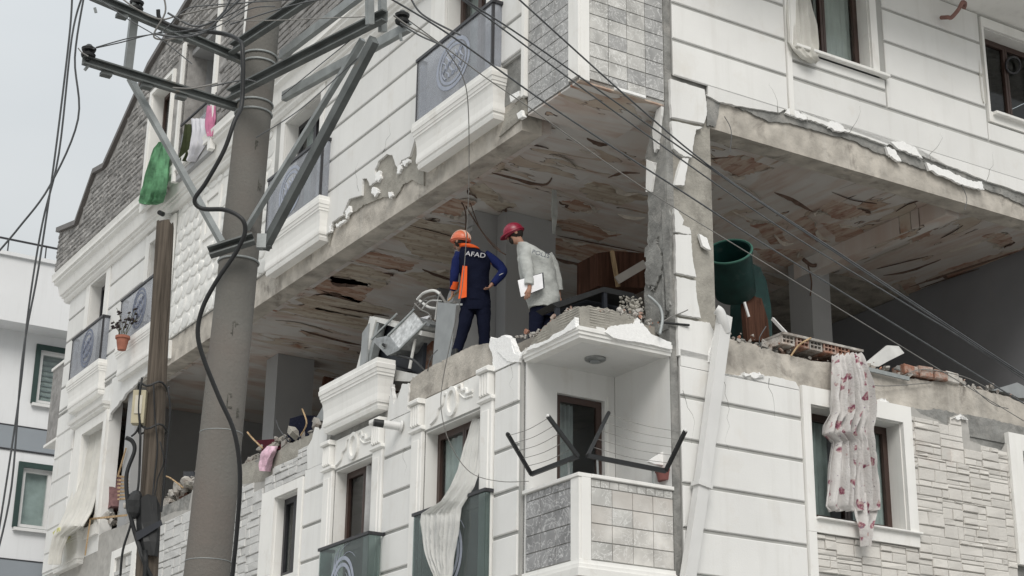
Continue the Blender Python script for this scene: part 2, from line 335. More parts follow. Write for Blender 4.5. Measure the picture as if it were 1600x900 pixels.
# ------------------------------------------------------------------ ground and sky setting
g = MB(); g.add([(-600,-600,0),(600,-600,0),(600,900,0),(-600,900,0)], [(0,1,2,3)]); g.build('ground', GROUND, kind='structure')
rd = MB(); rd.box(lambda a, b, c: O + AR*a + AL*b + ZZ*c, -9, 120, -13, -5, -.2, .004); rd.build('road', ASPH, kind='structure')

# ------------------------------------------------------------------ the damaged apartment building
BLD = thing('apartment_building', 'damaged white apartment building with its second floor blown open', 'building', I(0, 0, 0))
def P(mb, name, m, parent=BLD, smooth=None, **k): return mb.build(name, m, parent, smooth, **k)
def wallgrid(mb, fr, s0, s1, h0, h1, holes, o0, o1):
    S = sorted({s0, s1, *[x for h in holes for x in h[:2] if s0 < x < s1]}); H = sorted({h0, h1, *[x for h in holes for x in h[2:] if h0 < x < h1]})
    sol = lambda i, j: 0 <= i < len(S)-1 and 0 <= j < len(H)-1 and not any(h[0] <= (S[i]+S[i+1])/2 <= h[1] and h[2] <= (H[j]+H[j+1])/2 <= h[3] for h in holes)
    for i in range(len(S)-1):
        for j in range(len(H)-1):
            if not sol(i, j): continue
            a, b, c, d = S[i], S[i+1], H[j], H[j+1]
            mb.add([fr(a,c,o1), fr(b,c,o1), fr(b,d,o1), fr(a,d,o1)], [(0,1,2,3)]); mb.add([fr(a,c,o0), fr(b,c,o0), fr(b,d,o0), fr(a,d,o0)], [(3,2,1,0)])
            for di, dj, p, q in ((-1,0,(a,c),(a,d)), (1,0,(b,c),(b,d)), (0,-1,(a,c),(b,c)), (0,1,(a,d),(b,d))):
                if not sol(i+di, j+dj): mb.add([fr(*p,o0), fr(*q,o0), fr(*q,o1), fr(*p,o1)], [(0,1,2,3)])
    return mb

ZG = [3.9, 4.42, 4.93, 5.44, 5.95, 6.462, 6.975, 7.487]          # grooves of the first floor
ZU = [10.54, 11.055, 11.567, 12.08, 12.592, 13.104, 13.6]        # grooves of the third floor
# openings: left facade (v0, v1, z0, z1)
WL1 = [(2.05,3.46,4.9,7.1), (4.87,6.05,4.9,7.1), (7.2,8.02,5.85,7.08), (14.2,15.1,5.7,7.25)]
WL3 = [(2.08,3.2,11.5,13.5), (7.15,8.5,11.4,13.42), (13.55,14.7,11.4,13.3), (17.25,18.25,11.35,13.5), (11.3,11.85,12.55,13.2)]
WR1 = [(3.3,4.82,5.8,7.18), (6.95,8.3,5.75,7.12)]
WR3 = [(3.42,4.74,12.05,13.4), (6.97,8.3,12.05,13.4)]
VE = 19.65; UE = 10.4
w = MB(); wallgrid(w, LF, 1.13, VE, 2.2, 7.56, WL1, -.22, 0); P(w, 'wall', MORT)
w = MB(); wallgrid(w, LF, 1.13, VE, 10.98, 14.0, WL3, -.22, 0); P(w, 'wall', MORT)
w = MB(); wallgrid(w, RF, 1.26, UE, 2.2, 7.34, WR1, -.22, 0); P(w, 'wall', MORT)
w = MB(); wallgrid(w, RF, 1.26, UE, 10.98, 14.0, WR3, -.22, 0); P(w, 'wall', MORT)
# floors, soffits, beams, columns
def ibox(mb, u0, u1, v0, v1, z0, z1): return mb.box(lambda a, b, c: I(a, b, c), u0, u1, v0, v1, z0, z1)
m = MB(); ibox(m, .222, UE-.01, .222, VE-.23, 7.58, 7.86); P(m, 'floor_slab', FLOOR)
m = MB(); ibox(m, .222, UE-.01, .222, VE-.23, 4.5, 4.8); P(m, 'floor_slab', FLOOR)
m = MB(); ibox(m, .30, UE-.01, .30, VE-.23, 10.8, 10.975); P(m, 'ceiling_slab', CONC)
m = MB(); ibox(m, .305, 1.9, .305, 4.5, 10.785, 10.796); ibox(m, 1.903, 3.4, .305, 4.5, 10.785, 10.796); ibox(m, .305, 3.4, 4.503, 12.2, 10.785, 10.796); ibox(m, 3.403, 7, 3.6, 12.2, 10.785, 10.796); P(m, 'ceiling', CEIL_A)
m = MB(); ibox(m, 3.403, 9.0, .305, 3.597, 10.785, 10.796); P(m, 'ceiling', CEIL_B)
m = MB(); ibox(m, .305, 7, 12.203, 19.3, 10.785, 10.796); P(m, 'ceiling', CEIL_C)
m = MB(); ibox(m, 0, 1.3, 0, 1.13, 10.64, 10.79); P(m, 'balcony_soffit', CEIL_A)
m = MB(); m.box(LF, 1.28, 16.2, 10.5, 10.98, -.30, -.004); P(m, 'beam', CONC)
m = MB(); m.box(RF, 1.95, UE, 10.53, 10.979, -.30, -.004); P(m, 'beam', CONC)
m = MB(); m.box(LF, 1.4, 16.0, 10.62, 10.78, -.52, -.303, .02); P(m, 'beam_haunch', CEIL_A)
m = MB(); m.box(RF, 2.0, 9, 10.66, 10.78, -.42, -.303, .02); P(m, 'beam_haunch', CEIL_B)
m = MB(); ibox(m, 6.42, 6.68, .42, 3.6, 10.52, 10.782); P(m, 'beam', CEIL_B)
m = MB(); m.box(RF, 1.362, 1.95, 7.5, 10.98, -.36, -.003); P(m, 'column', ADH)
m = MB(); m.box(RF, 1.252, 1.355, 4.4, 13.6, -.2, .012); P(m, 'concrete_strip', MORT)
# right slab edge (bare concrete) and left slab edge
def edge(fr, pts, zb, o0, o1, name, m, seed): P(MB().prism(fr, [(a, zb) for a in (pts[-1][0], pts[0][0])][::-1][::1] and [(pts[0][0], zb)] + jag(pts, .012, seed, 4) + [(pts[-1][0], zb)], o0, o1), name, m)
edge(RF, RPS([(1108,528),(1140,529),(1175,538),(1215,551),(1262,562),(1330,572),(1400,588),(1430,592),(1500,602),(1545,612),(1600,628)]) + [(UE, 7.78)], 7.345, -.23, .002, 'slab_edge', CONC, 1)
edge(LF, [lp(x, y) for x, y in ((784,538),(770,537),(742,541),(700,562),(668,578),(648,592),(641,606))], 7.565, -.24, .035, 'slab_edge', CONC, 2)
edge(LF, [(4.2,7.84),(5,7.86),(6.4,7.84),(7.4,7.83),(9,7.86),(10.5,7.85),(12.5,7.84),(14.5,7.86),(16.2,7.84)], 7.565, -.24, -.002, 'slab_edge', MORT, 3)
# interior walls of the open floor
def iw(name, m, fr, poly, o0=-.08, o1=0): P(MB().prism(fr, poly, o0, o1), name, m)
def RV(v, pts): return [rp(x, y, -v) for x, y in pts]
def LU(u, pts): return [lp(x, y, -u) for x, y in pts]
iw('partition_wall', WALLIN, RI(4.2), [(1.58,7.86),(2.42,7.86),(2.42,10.78),(1.58,10.78)], -.5)
iw('partition_wall', WALLIN, RI(4.45), jag([(.86,7.86),(.9,8.6),(.84,9.2),(1.0,9.8),(1.02,10.2),(1.2,10.55),(1.2,10.78)], .03, 4) + [(1.577,10.78),(1.577,7.86)], -.2)
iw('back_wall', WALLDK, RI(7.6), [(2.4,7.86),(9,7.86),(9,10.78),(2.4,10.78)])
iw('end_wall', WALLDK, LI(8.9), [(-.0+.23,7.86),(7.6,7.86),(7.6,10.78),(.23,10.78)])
iw('back_wall', WALLIN, LI(6.2), [(7.7,7.86),(19.2,7.86),(19.2,10.78),(7.7,10.78)])
iw('partition_wall', WALLIN, RI(17.1), [(.9,7.86),(6.1,7.86),(6.1,10.78),(.9,10.78)])
iw('partition_wall', WALLIN, RI(4.3), [(5.1,7.86),(6.45,7.86),(6.45,10.78),(5.1,10.78)])
m = MB(); ibox(m, 1.72, 2.45, 12.35, 12.85, 7.86, 10.78); P(m, 'column', WALLIN)
m = MB(); ibox(m, 6.44, 6.82, 3.25, 3.75, 7.86, 10.78); P(m, 'column', WALLIN)
m = MB(); ibox(m, .05, .55, 15.0, 15.5, 7.86, 10.5); P(m, 'column', WALLIN)
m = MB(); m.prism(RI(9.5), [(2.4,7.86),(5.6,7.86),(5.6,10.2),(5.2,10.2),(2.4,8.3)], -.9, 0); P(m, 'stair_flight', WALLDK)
m = MB(); m.beam(I(2.2, 11.4, 10.1), I(4.6, 11.0, 9.9), .1, .16); P(m, 'curtain_box', WALNUT)
# rear shell so that no daylight leaks in
m = MB(); ibox(m, .0, UE, VE-.22, VE, 2.2, 14.0); P(m, 'wall', WALLIN)
m = MB(); ibox(m, UE-.005, UE+.2, .0, VE, 2.2, 14.0); P(m, 'wall', WALLIN)
# ragged return wall by the corner column
pts = LU(1.24, [(1024,163),(1020,190),(1009,244),(1011,298),(1013,340),(1013,382),(1009,409),(1007,471),(1011,507),(1006,530)])
P(MB().prism(LI(1.24), jag(pts, .02, 5) + [(0.0, pts[-1][1]), (0.0, pts[0][1])], -.11, 0), 'return_wall', MORT)
pts = LU(1.232, [(1013,250),(1026,255),(1020,300),(1012,300)]); P(MB().prism(LI(1.232), jag(pts, .01, 6), -.005, .03), 'plaster_remnant', WHITE)
pts = LU(1.232, [(1028,172),(1036,168),(1033,205),(1030,232),(1026,238),(1022,205)]); P(MB().prism(LI(1.232), jag(pts, .01, 7), -.005, .03), 'plaster_remnant', WHITE)
for q in ([(1013,385),(1030,372),(1037,420),(1022,455),(1010,440)], [(1034,330),(1047,320),(1050,470),(1038,500)], [(1010,470),(1030,480),(1032,520),(1008,520)]):
    P(MB().prism(LI(1.232), jag(LU(1.232, q + q[:1]), .035, len(q), 5)[:-1], -.005, .022), 'plaster_remnant', MORT)

# ---------------- cladding of white foam panels
def inhole(a, b, c, d, holes): return any(a < h[1]-.01 and b > h[0]+.01 and c < h[3]-.01 and d > h[2]+.01 for h in holes)
def panel(fr, a, b, c, d, o0=.032, o1=.058): P(MB().box(fr, a, b, c, d, o0, o1, .010), 'wall_panel', WHITE)
GAP = .021
def rows(fr, s0, s1, zs, holes=()):
    for c, d in zip(zs, zs[1:]): panel(fr, s0, s1, c+GAP, d-GAP)
# backing sheets with the damaged outline are straight where unbroken
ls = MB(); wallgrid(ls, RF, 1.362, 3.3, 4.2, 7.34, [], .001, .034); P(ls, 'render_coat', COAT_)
rows(RF, 1.362, 3.17, ZG[1:7]); panel(RF, 1.362, 3.17, 7.0, 7.335)
pts = RPS([(1112,556),(1120,583),(1150,586),(1180,584),(1215,590),(1243,597)], .05); P(MB().prism(RF, [(1.37, 7.34)] + [(1.37, pts[0][1])] + jag(pts, .01, 9) + [(3.17, 7.34)], .01, .055), 'wall_panel', WHITE)
# white trim round the lower windows of the right facade
def trim(fr, s0, s1, h0, h1, hole, name='window_trim', o=.09, m=TRIM, parent=BLD):
    mb = MB(); wallgrid(mb, fr, s0, s1, h0, h1, [hole], .002, o); return P(mb, name, m, parent)
trim(RF, 3.18, 4.97, 5.62, 7.40, WR1[0]); trim(RF, 6.71, 8.55, 5.6, 7.34, WR1[1])
P(MB().box(RF, 3.18, 3.3, 4.2, 5.617, .002, .088), 'wall_band', TRIM)
P(MB().box(RF, 3.3, 4.99, 5.775, 5.80, .0, .14, .006), 'window_sill', TRIM); P(MB().box(RF, 6.9, 8.55, 5.72, 5.75, .0, .14, .006), 'window_sill', TRIM)
# third floor, right facade
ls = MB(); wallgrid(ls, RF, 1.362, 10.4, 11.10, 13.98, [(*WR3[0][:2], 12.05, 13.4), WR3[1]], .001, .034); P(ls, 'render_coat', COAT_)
rows(RF, 1.362, 3.2, ZU[1:]); rows(RF, 4.99, 6.88, ZU[3:])
panel(RF, 3.3, 4.95, ZU[2]+.025, 11.80); panel(RF, 3.3, 4.95, 11.845, 11.99)
panel(RF, 4.98, 6.88, ZU[2]+.025, 12.055); panel(RF, 6.9, 10, ZU[2]+.025, 11.86)
panel(RF, 3.3, 10.3, 11.12, ZU[2]-.025)
trim(RF, 3.30, 4.86, 12.0, 13.55, WR3[0], o=.07); trim(RF, 6.93, 8.5, 11.89, 13.55, WR3[1], o=.07)
P(MB().box(RF, 3.21, 3.29, 11.02, 13.6, .002, .075), 'wall_band', TRIM)
P(MB().box(RF, 3.32, 4.97, 12.0, 12.045, .0, .15, .006), 'window_sill', TRIM); P(MB().box(RF, 7.0, 8.5, 12.0, 12.045, .0, .15, .006), 'window_sill', TRIM)
P(MB().box(RF, 1.3, UE+1, 13.6, 13.95, -.1, 1.25), 'roof_soffit', TRIM)
pts = RPS([(1220,174),(1230,168),(1245,172),(1263,187),(1293,198),(1297,189),(1312,192),(1328,208),(1385,227),(1393,222),(1414,222),(1434,233),(1448,247),(1484,260),(1533,280),(1600,303)], .04)
P(MB().prism(RF, [(3.2, 11.12)] + jag(pts, .01, 11) + [(8.6, 10.98), (8.6, 11.12)], .001, .056), 'broken_panel', WHITE)
pts = RPS([(1102,148),(1125,160),(1165,168),(1218,176)], .04); P(MB().prism(RF, [(1.9, 11.12), (1.9, pts[0][1])] + jag(pts, .008, 12) + [(3.2, 11.12)], .001, .05), 'broken_panel', WHITE)
for q, s in (([(1392,222),(1412,221),(1430,231),(1442,247),(1425,240),(1404,233)], 1), ([(1296,189),(1312,193),(1328,207),(1310,205),(1295,199)], 2), ([(1232,169),(1248,174),(1264,187),(1245,184),(1228,176)], 3),
             ([(1385,228),(1400,236),(1408,252),(1398,249),(1388,240)], 4), ([(1448,254),(1480,266),(1515,282),(1535,284),(1538,296),(1510,291),(1480,277),(1452,266)], 5)):
    P(MB().prism(RF, jag(RPS(q, .07), .014, s, 3), .03, .07), 'broken_foam', FOAM)
# mortar bed left between cladding and beam, right facade
pts = RPS([(1103,197),(1117,198),(1124,160),(1147,167),(1175,179),(1200,190),(1233,193),(1280,207),(1330,220),(1367,238),(1407,253),(1447,267),(1483,275),(1520,290),(1560,304),(1600,322)])
P(MB().prism(RF, [(1.9, 11.14)] + jag(pts, .012, 13) + [(8.6, 10.85), (8.6, 11.14)], -.002, .022), 'mortar_bed', MORT)
# cladding left standing on the corner column
col = [[(1047,123),(1100,140),(1104,160),(1104,180),(1100,193),(1049,183)], [(1049,189),(1098,199),(1087,203),(1083,227),(1081,246),(1068,244),(1052,232)], [(1066,247),(1076,248),(1069,290),(1054,289)],
       [(1053,325),(1060,330),(1068,345),(1066,352),(1078,356),(1080,366),(1074,366),(1055,362)], [(1055,366),(1080,368),(1081,400),(1088,433),(1056,426)], [(1056,432),(1087,439),(1087,455),(1095,497),(1058,490)],
       [(1058,496),(1095,503),(1108,504),(1115,518),(1113,552),(1108,564),(1060,555)]]
for i, q in enumerate(col):
    P(MB().prism(RF, jag(RPS(q + q[:1], .05), .006, i)[:-1], .0, .055), 'broken_panel', WHITE)
P(MB().prism(RF, jag(RPS([(1094,364),(1107,372),(1112,390),(1100,384)], .08), .006, 4), .02, .06), 'broken_foam', FOAM)
P(MB().prism(RF, jag(RPS([(1108,552),(1116,520),(1119,548),(1113,566),(1106,566)], .06), .006, 4), .02, .07), 'broken_foam', FOAM)
# mortar over lower slab, right facade
pts = RPS([(1436,640),(1470,640),(1485,645),(1520,650),(1560,658),(1600,668)])
P(MB().prism(RF, [(5.0, 7.2)] + [(5.0, 7.42)] + jag(pts, .012, 14) + [(8.6, 7.4), (8.6, 7.2)], -.002, .016), 'mortar_bed', MORT)
pts = RPS([(1417,636),(1430,637),(1440,647),(1463,655),(1477,663),(1483,664),(1485,652),(1502,645),(1513,655),(1516,688),(1533,695),(1567,703)], .05)
P(MB().prism(RF, [(4.972, 4.3), (4.972, pts[0][1])] + jag(pts, .008, 15) + [(6.709, 7.2), (6.709, 4.3)], .018, .04), 'stone_backing', JOINT)
topR = pts
P(MB().prism(RF, [(3.302, 4.3), (3.302, 5.615), (4.97, 5.615), (4.97, 4.3)], .018, .04), 'stone_backing', JOINT)
for q in ([(1300,612),(1322,612),(1330,618),(1304,619)], [(1365,625),(1382,622),(1390,630),(1368,631)], [(1500,647),(1512,655),(1506,652),(1488,654)], [(1160,584),(1185,581),(1195,588),(1165,588)]):
    P(MB().prism(RF, jag(RPS(q, .08), .03, 8, 4), .01, .08), 'broken_foam', FOAM)

# stones: one object each
def rock(fr, a, b, c, d, o0, o1, name, m, r):
    cx, cy = (a+b)/2, (c+d)/2; n = 9; sl = r.uniform(-.75, -.1); pts = []
    for k in range(n):
        t = 2*math.pi*k/n + r.uniform(-.12, .12); q = (abs(math.cos(t))**4 + abs(math.sin(t))**4)**-.25
        x = math.cos(t)*q*(b-a)/2*r.uniform(.86, 1.03); y = math.sin(t)*q*(d-c)/2*r.uniform(.86, 1.03); pts.append((cx + x + sl*y, cy + y + .12*x*r.uniform(.5, 1)))
    j = (r.uniform(-.03, .03), r.uniform(-.02, .02))
    mb = MB(); mb.loft([[fr(cx+(x-cx)*k+j[0]*(1-k), cy+(y-cy)*k+j[1]*(1-k), o0+(o1-o0)*h*(1+.25*r.uniform(-1, 1)*(k < .9))) for x, y in pts] for k, h in ((1, 0), (1, .5), (.95, .82), (.84, 1.0), (.3, 1.02))])
    return P(mb, name, m, smooth=48)
def stone(fr, a, b, c, d, o0, o1, name, m, r, skew=0, pil=.02):
    j = lambda k: r.uniform(-k, k)
    base = [(a, c), (b, c), (b, d), (a, d)]; cx, cy = (a+b)/2, (c+d)/2
    mid = [(x + j(skew), y + j(skew*.6)) for x, y in base]; e = min(pil, (b-a)*.3, (d-c)*.3)
    top = [(x + (cx-x)*2*e/(b-a) + j(skew*.4), y + (cy-y)*2*e/(d-c) + j(skew*.3)) for x, y in mid]; t = [o1 + j(.3*(o1-o0)) for _ in range(4)]
    mb = MB(); mb.loft([[fr(x, y, o0) for x, y in mid], [fr(x, y, o0 + (o1-o0)*.6) for x, y in mid], [fr(x, y, k) for (x, y), k in zip(top, t)]])
    return P(mb, name, m)
def ymax(poly, x):
    for (a, b), (c, d) in zip(poly, poly[1:]):
        if min(a, c) <= x <= max(a, c) and abs(c-a) > 1e-6: return b + (d-b)*(x-a)/(c-a)
    return min(p[1] for p in poly)
def ledge(fr, s0, s1, h0, h1, top, m, name, seed, wl=(.12, .5), hh=(.035, .06, .085), o0=.035, lim=300):
    r = random.Random(seed); z = h0; n = 0
    while z < h1-.03:
        ph = min(.50, h1-z); s = s0 + r.uniform(-.3, 0)
        while s < s1:                                     # one pre-cast block of several ledges
            bw = r.uniform(.30, .55); y = z
            while y < z+ph-.02:
                hgt = min(r.choice(hh)*r.uniform(.8, 1.5), z+ph-y); x = max(s, s0)
                while x < min(s+bw, s1)-.03:
                    k = min(r.uniform(*wl), min(s+bw, s1)-x); k = k if min(s+bw, s1)-x-k > .09 else min(s+bw, s1)-x
                    lim_y = min(ymax(top, x+.02), ymax(top, x+k-.02)) if top else 99
                    if n < lim and y+hgt <= lim_y+.03: stone(fr, x+.004, x+k-.004, y+.005, min(y+hgt, lim_y)-.004, o0, o0+r.choice((.012, .02, .03)), name, m, r, .004, .008); n += 1
                    x += k
                y += hgt
            s += bw
        z += ph
    return n
ledge(RF, 4.975, 6.705, 5.3, 7.75, topR, STONE_L, 'ledge_stone', 21, (.14, .42), (.055, .085, .12))
ledge(RF, 3.305, 4.97, 5.15, 5.61, None, STONE_L, 'ledge_stone', 22, (.14, .36), (.055, .085, .11), lim=130)

# ---------------- left facade cladding
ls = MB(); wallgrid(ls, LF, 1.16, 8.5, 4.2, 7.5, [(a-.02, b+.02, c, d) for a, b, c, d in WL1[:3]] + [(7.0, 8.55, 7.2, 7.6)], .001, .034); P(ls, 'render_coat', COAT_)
rows(LF, 1.2, 1.735, ZG[1:]); rows(LF, 3.775, 4.555, ZG[1:]); rows(LF, 6.365, 7.03, ZG[1:7]); panel(LF, 6.365, 7.03, 7.0, 7.30)
pts = LPS([(822,545),(815,553),(806,546),(800,528),(790,523),(779,530),(768,526),(766,540),(772,560),(770,580)], .05)
P(MB().prism(LF, [(1.16, 7.48)] + jag(pts, .012, 31) + [(1.95, 7.48)], .0, .065), 'broken_panel', FOAM)
pts = LPS([(637,640),(640,600),(630,600),(622,622),(615,632),(612,600)], .05); P(MB().prism(LF, [(3.76, 7.47)] + jag(pts, .012, 32) + [(4.5, 7.47)], .0, .06), 'broken_panel', WHITE)
pts = LPS([(513,668),(505,664),(500,672),(492,668),(486,690),(480,700)], .05); P(MB().prism(LF, [(6.4, 7.3)] + jag(pts, .012, 33) + [(6.95, 7.3)], .0, .056), 'broken_panel', WHITE)
# third floor
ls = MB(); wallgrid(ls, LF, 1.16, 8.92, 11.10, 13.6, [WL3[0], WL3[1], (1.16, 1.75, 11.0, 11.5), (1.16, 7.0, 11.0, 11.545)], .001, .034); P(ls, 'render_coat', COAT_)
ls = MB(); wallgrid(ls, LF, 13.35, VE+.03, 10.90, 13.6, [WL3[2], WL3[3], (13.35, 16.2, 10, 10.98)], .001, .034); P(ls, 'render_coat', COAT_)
rows(LF, 3.61, 7.01, ZU[2:]); rows(LF, 1.21, 1.71, ZU[2:])
rows(LF, 14.93, 16.99, [10.98]+ZU[1:]); rows(LF, 18.51, VE, [10.98]+ZU[1:])
trim(LF, 7.02, 8.66, 11.3, 13.56, WL3[1], o=.075); trim(LF, 1.72, 3.6, 11.3, 13.6, WL3[0], o=.075)
trim(LF, 13.4, 14.92, 11.3, 13.5, WL3[2], o=.075); trim(LF, 17.0, 18.5, 11.2, 13.58, WL3[3], o=.075)
pts = LPS([(516,362),(520,347),(536,336),(539,327),(546,311),(553,309),(566,305),(567,279),(573,279),(579,290),(588,283),(586,266),(592,252),(604,241),(614,243),(618,257),(622,263),(628,250),(641,244)], .05)
P(MB().prism(LF, [(7.0, 11.548), (7.0, pts[0][1])] + jag([(x, min(y, 11.535)) for x, y in pts], .008, 34) + [(3.9, 11.548)], .0, .057), 'broken_panel', WHITE)
pts = LPS([(516,384),(521,358),(532,347),(544,338),(560,329),(570,321),(584,316),(599,309),(619,309),(627,298),(631,289),(645,282),(664,291)])
P(MB().prism(LF, [(6.95, 11.6)] + jag(pts, .012, 35) + [(3.8, 11.6)], -.002, .022), 'mortar_bed', ADH)
for q in ([(585,268),(592,262),(596,278),(590,287),(583,281)], [(578,292),(588,290),(592,300),(584,309),(577,303)], [(604,300),(611,297),(613,306),(606,311)], [(619,258),(628,252),(624,272),(617,275)], [(536,330),(546,316),(549,330),(538,345)], [(512,352),(518,347),(517,362),(513,366)], [(625,251),(640,246),(641,252),(628,262)], [(520,352),(541,340),(541,345),(522,358)]):
    P(MB().prism(LF, jag(LPS([(sum(p[0] for p in q)/len(q)*.3+a*.7, sum(p[1] for p in q)/len(q)*.3+b*.7) for a, b in q+q[:1]], .07), .02, len(q)+q[0][0], 3)[:-1], .02, .06), 'broken_foam', FOAM)
pts = LPS([(788,200),(792,176),(803,170),(812,160),(822,152)], .0); P(MB().prism(LF, jag(pts, .015, 36) + [(1.13, 10.66), (1.8, 10.6)], -.01, .02), 'mortar_bed', ADH)
for q in ([(808,178),(816,172),(818,182),(811,186)], [(797,150),(812,142),(812,150),(799,160)]): P(MB().prism(LF, LPS(q, .05), .0, .06), 'broken_foam', FOAM)
# white rock cladding
P(MB().box(LF, 8.93, 13.34, 11.0, 13.55, .0, .03), 'stone_backing', TRIM)
rr = random.Random(5); z = 10.98; k = 0; bot = [(8.9,11.15),(9.4,11.0),(10.6,11.25),(11.2,11.05),(12.2,11.15),(13.4,10.85)]
while z < 13.5:
    h = rr.uniform(.20, .34); s = 8.95 + (k % 2)*.1; k += 1
    while s < 13.3:
        L_ = rr.uniform(.2, .42); e = min(s+L_, 13.33)
        if e-s > .1 and not (e > 11.2 and s < 11.95 and z+h > 12.45 and z < 13.3): rock(LF, s+.008, e-.008, z+.008, min(z+h, 13.54)-.008, .025, rr.uniform(.042, .058), 'rock_stone', STONE_W, rr)
        s = e
    z += h
trim(LF, 11.2, 11.95, 12.45, 13.3, WL3[4], o=.06)
# grey-white stone of the first floor, left facade
topL = [(8.0, 7.3)] + LPS([(480,700),(462,712),(447,715),(436,731),(415,751),(372,756),(330,760),(303,764),(297,795),(275,798),(253,808),(215,812),(165,830)])
topL = [(a, b-.02) for a, b in topL]
P(MB().prism(LF, [(8.5, 4.3), (8.5, ymax(topL, 8.5))] + [p for p in topL if p[0] > 8.52] + [(VE, 7.6), (VE, 4.3)], .002, .03), 'stone_backing', JOINT)
n1 = ledge(LF, 8.52, 15.4, 6.02, 7.9, topL, STONE_G, 'wall_stone', 23, (.18, .42), (.10, .14), o0=.028)
pts = LPS([(513,676),(504,672),(491,678),(471,686),(463,690),(444,698),(431,711),(420,719),(400,722),(381,724),(360,735),(330,745)]); P(MB().prism(LF, jag(pts, .02, 37) + [(11.0, 7.5), (6.7, 7.3)], -.004, .018), 'mortar_bed', ADH)
ledge(LF, 7.0, 8.5, 7.24, 7.8, [(6.9, 7.72)] + LPS([(500,690),(480,696),(462,708),(447,715),(436,725),(420,745)]), STONE_G, 'wall_stone', 25, (.16, .3), (.08, .1), o0=.028)
trim(LF, 7.04, 8.48, 5.7, 7.22, WL1[2], o=.08)
trim(LF, 14.0, 15.3, 5.5, 7.4, WL1[3], o=.07)

# cornice between third floor and attic, attic wall
def lmould(prof, fr, s0, s1, ends=(1, 1)):
    return MB().loft([[fr(s0 - o*ends[0], h, -.05), fr(s0 - o*ends[0], h, o), fr(s1 + o*ends[1], h, o), fr(s1 + o*ends[1], h, -.05)] for h, o in prof])
P(lmould([(13.55,.10),(13.60,.14),(13.66,.14),(13.67,.18),(13.72,.18),(13.73,.22),(13.95,.26),(14.0,.33),(14.06,.33),(14.07,.37),(14.13,.37),(14.22,.39)], LF, .5, 19.75), 'cornice', TRIM)
AO = .33
att = [(x, y) for x, y in LPS([(105,351),(122,351),(150,271),(166,262),(236,106),(300,0)], AO)]
att[0] = (20.1, att[0][1]); ridge = (10.0, att[-1][1] + (att[-1][0]-10.0)*.43)
_l = lambda x, y: lp(x, y, AO)
AW = [(_l(341,60)[0], _l(288,120)[0], _l(338,185)[1]-.45, _l(300,62)[1]), (_l(269,170)[0], _l(238,190)[0], _l(250,300)[1], _l(252,138)[1])]      # recessed balcony and window of the attic
def attz(s):
    return ymax(att + [ridge], s) if s > ridge[0] else ridge[1]
mb = MB()
cols = sorted({.5, 10.0, 20.1, *[p[0] for p in att], *[x for h in AW for x in h[:2]]})
for a, b in zip(cols, cols[1:]):
    hs = [h for h in AW if h[0]-.001 <= a and b <= h[1]+.001]
    if hs: mb.prism(LF, [(a, 14.2), (b, 14.2), (b, hs[0][2]), (a, hs[0][2])], -.1, AO); mb.prism(LF, [(a, hs[0][3]), (b, hs[0][3]), (b, attz(b-.001)), (a, attz(a+.001))], -.1, AO)
    else: mb.prism(LF, [(a, 14.2), (b, 14.2), (b, attz(b-.001)), (a, attz(a+.001))], -.1, AO)
P(mb, 'attic_wall', STONE_D)
rr = random.Random(9); z = 14.3; n = 0; small = MB()
rowk = 0
while z < 18.9:
    h = .105; s = 5.0; rowk += 1
    while s < 20.05:
        L_ = rr.uniform(.2, .42); e = min(s+L_, 20.08); mid = (s+e)/2
        ok = e-s > .08 and z+h < min(attz(s+.01), attz(e-.01))-.02 and not any(e > a-.15 and s < b+.15 and z+h > c-.02 and z < d+.1 for a, b, c, d in AW) and True
        if ok:
            if n < 300 and 10.6 < s and z < 18.0: stone(LF, s+.006, e-.006, z+.006, z+h-.006, AO-.01, AO+.03, 'attic_stone', STONE_D, rr, .008, .02); n += 1
            else: small.box(LF, s+.006, e-.006, z+.006, z+h-.006, AO-.01, AO+.02+rr.uniform(0, .02), .008)
        s = e
    z += h
    if rowk % 5 == 0: z += .028
P(small, 'attic_stonework', STONE_D, kind='stuff')
rf = MB()
pr = att + [ridge, (0.5, ridge[1])]
for a, b in zip(pr, pr[1:]): rf.add(*[[LF(a[0],a[1]-.02,-.3), LF(a[0],a[1]-.02,AO+.09), LF(b[0],b[1]-.02,AO+.09), LF(b[0],b[1]-.02,-.3), LF(a[0],a[1]+.09,-.3), LF(a[0],a[1]+.09,AO+.09), LF(b[0],b[1]+.09,AO+.09), LF(b[0],b[1]+.09,-.3)], [(0,1,2,3),(7,6,5,4),(0,4,5,1),(1,5,6,2),(2,6,7,3),(3,7,4,0)]])
P(rf, 'roof_edge', ROOF)
# roof surfaces behind the gable
rf = MB(); rf.add([LF(20.1, 15.6, -.3), LF(10, ridge[1], -.3), LF(10, ridge[1], -9), LF(20.1, 15.6, -9), LF(.5, ridge[1], -.3), LF(.5, ridge[1], -9)], [(0,1,2,3),(1,4,5,2)]); P(rf, 'roof', ROOF)
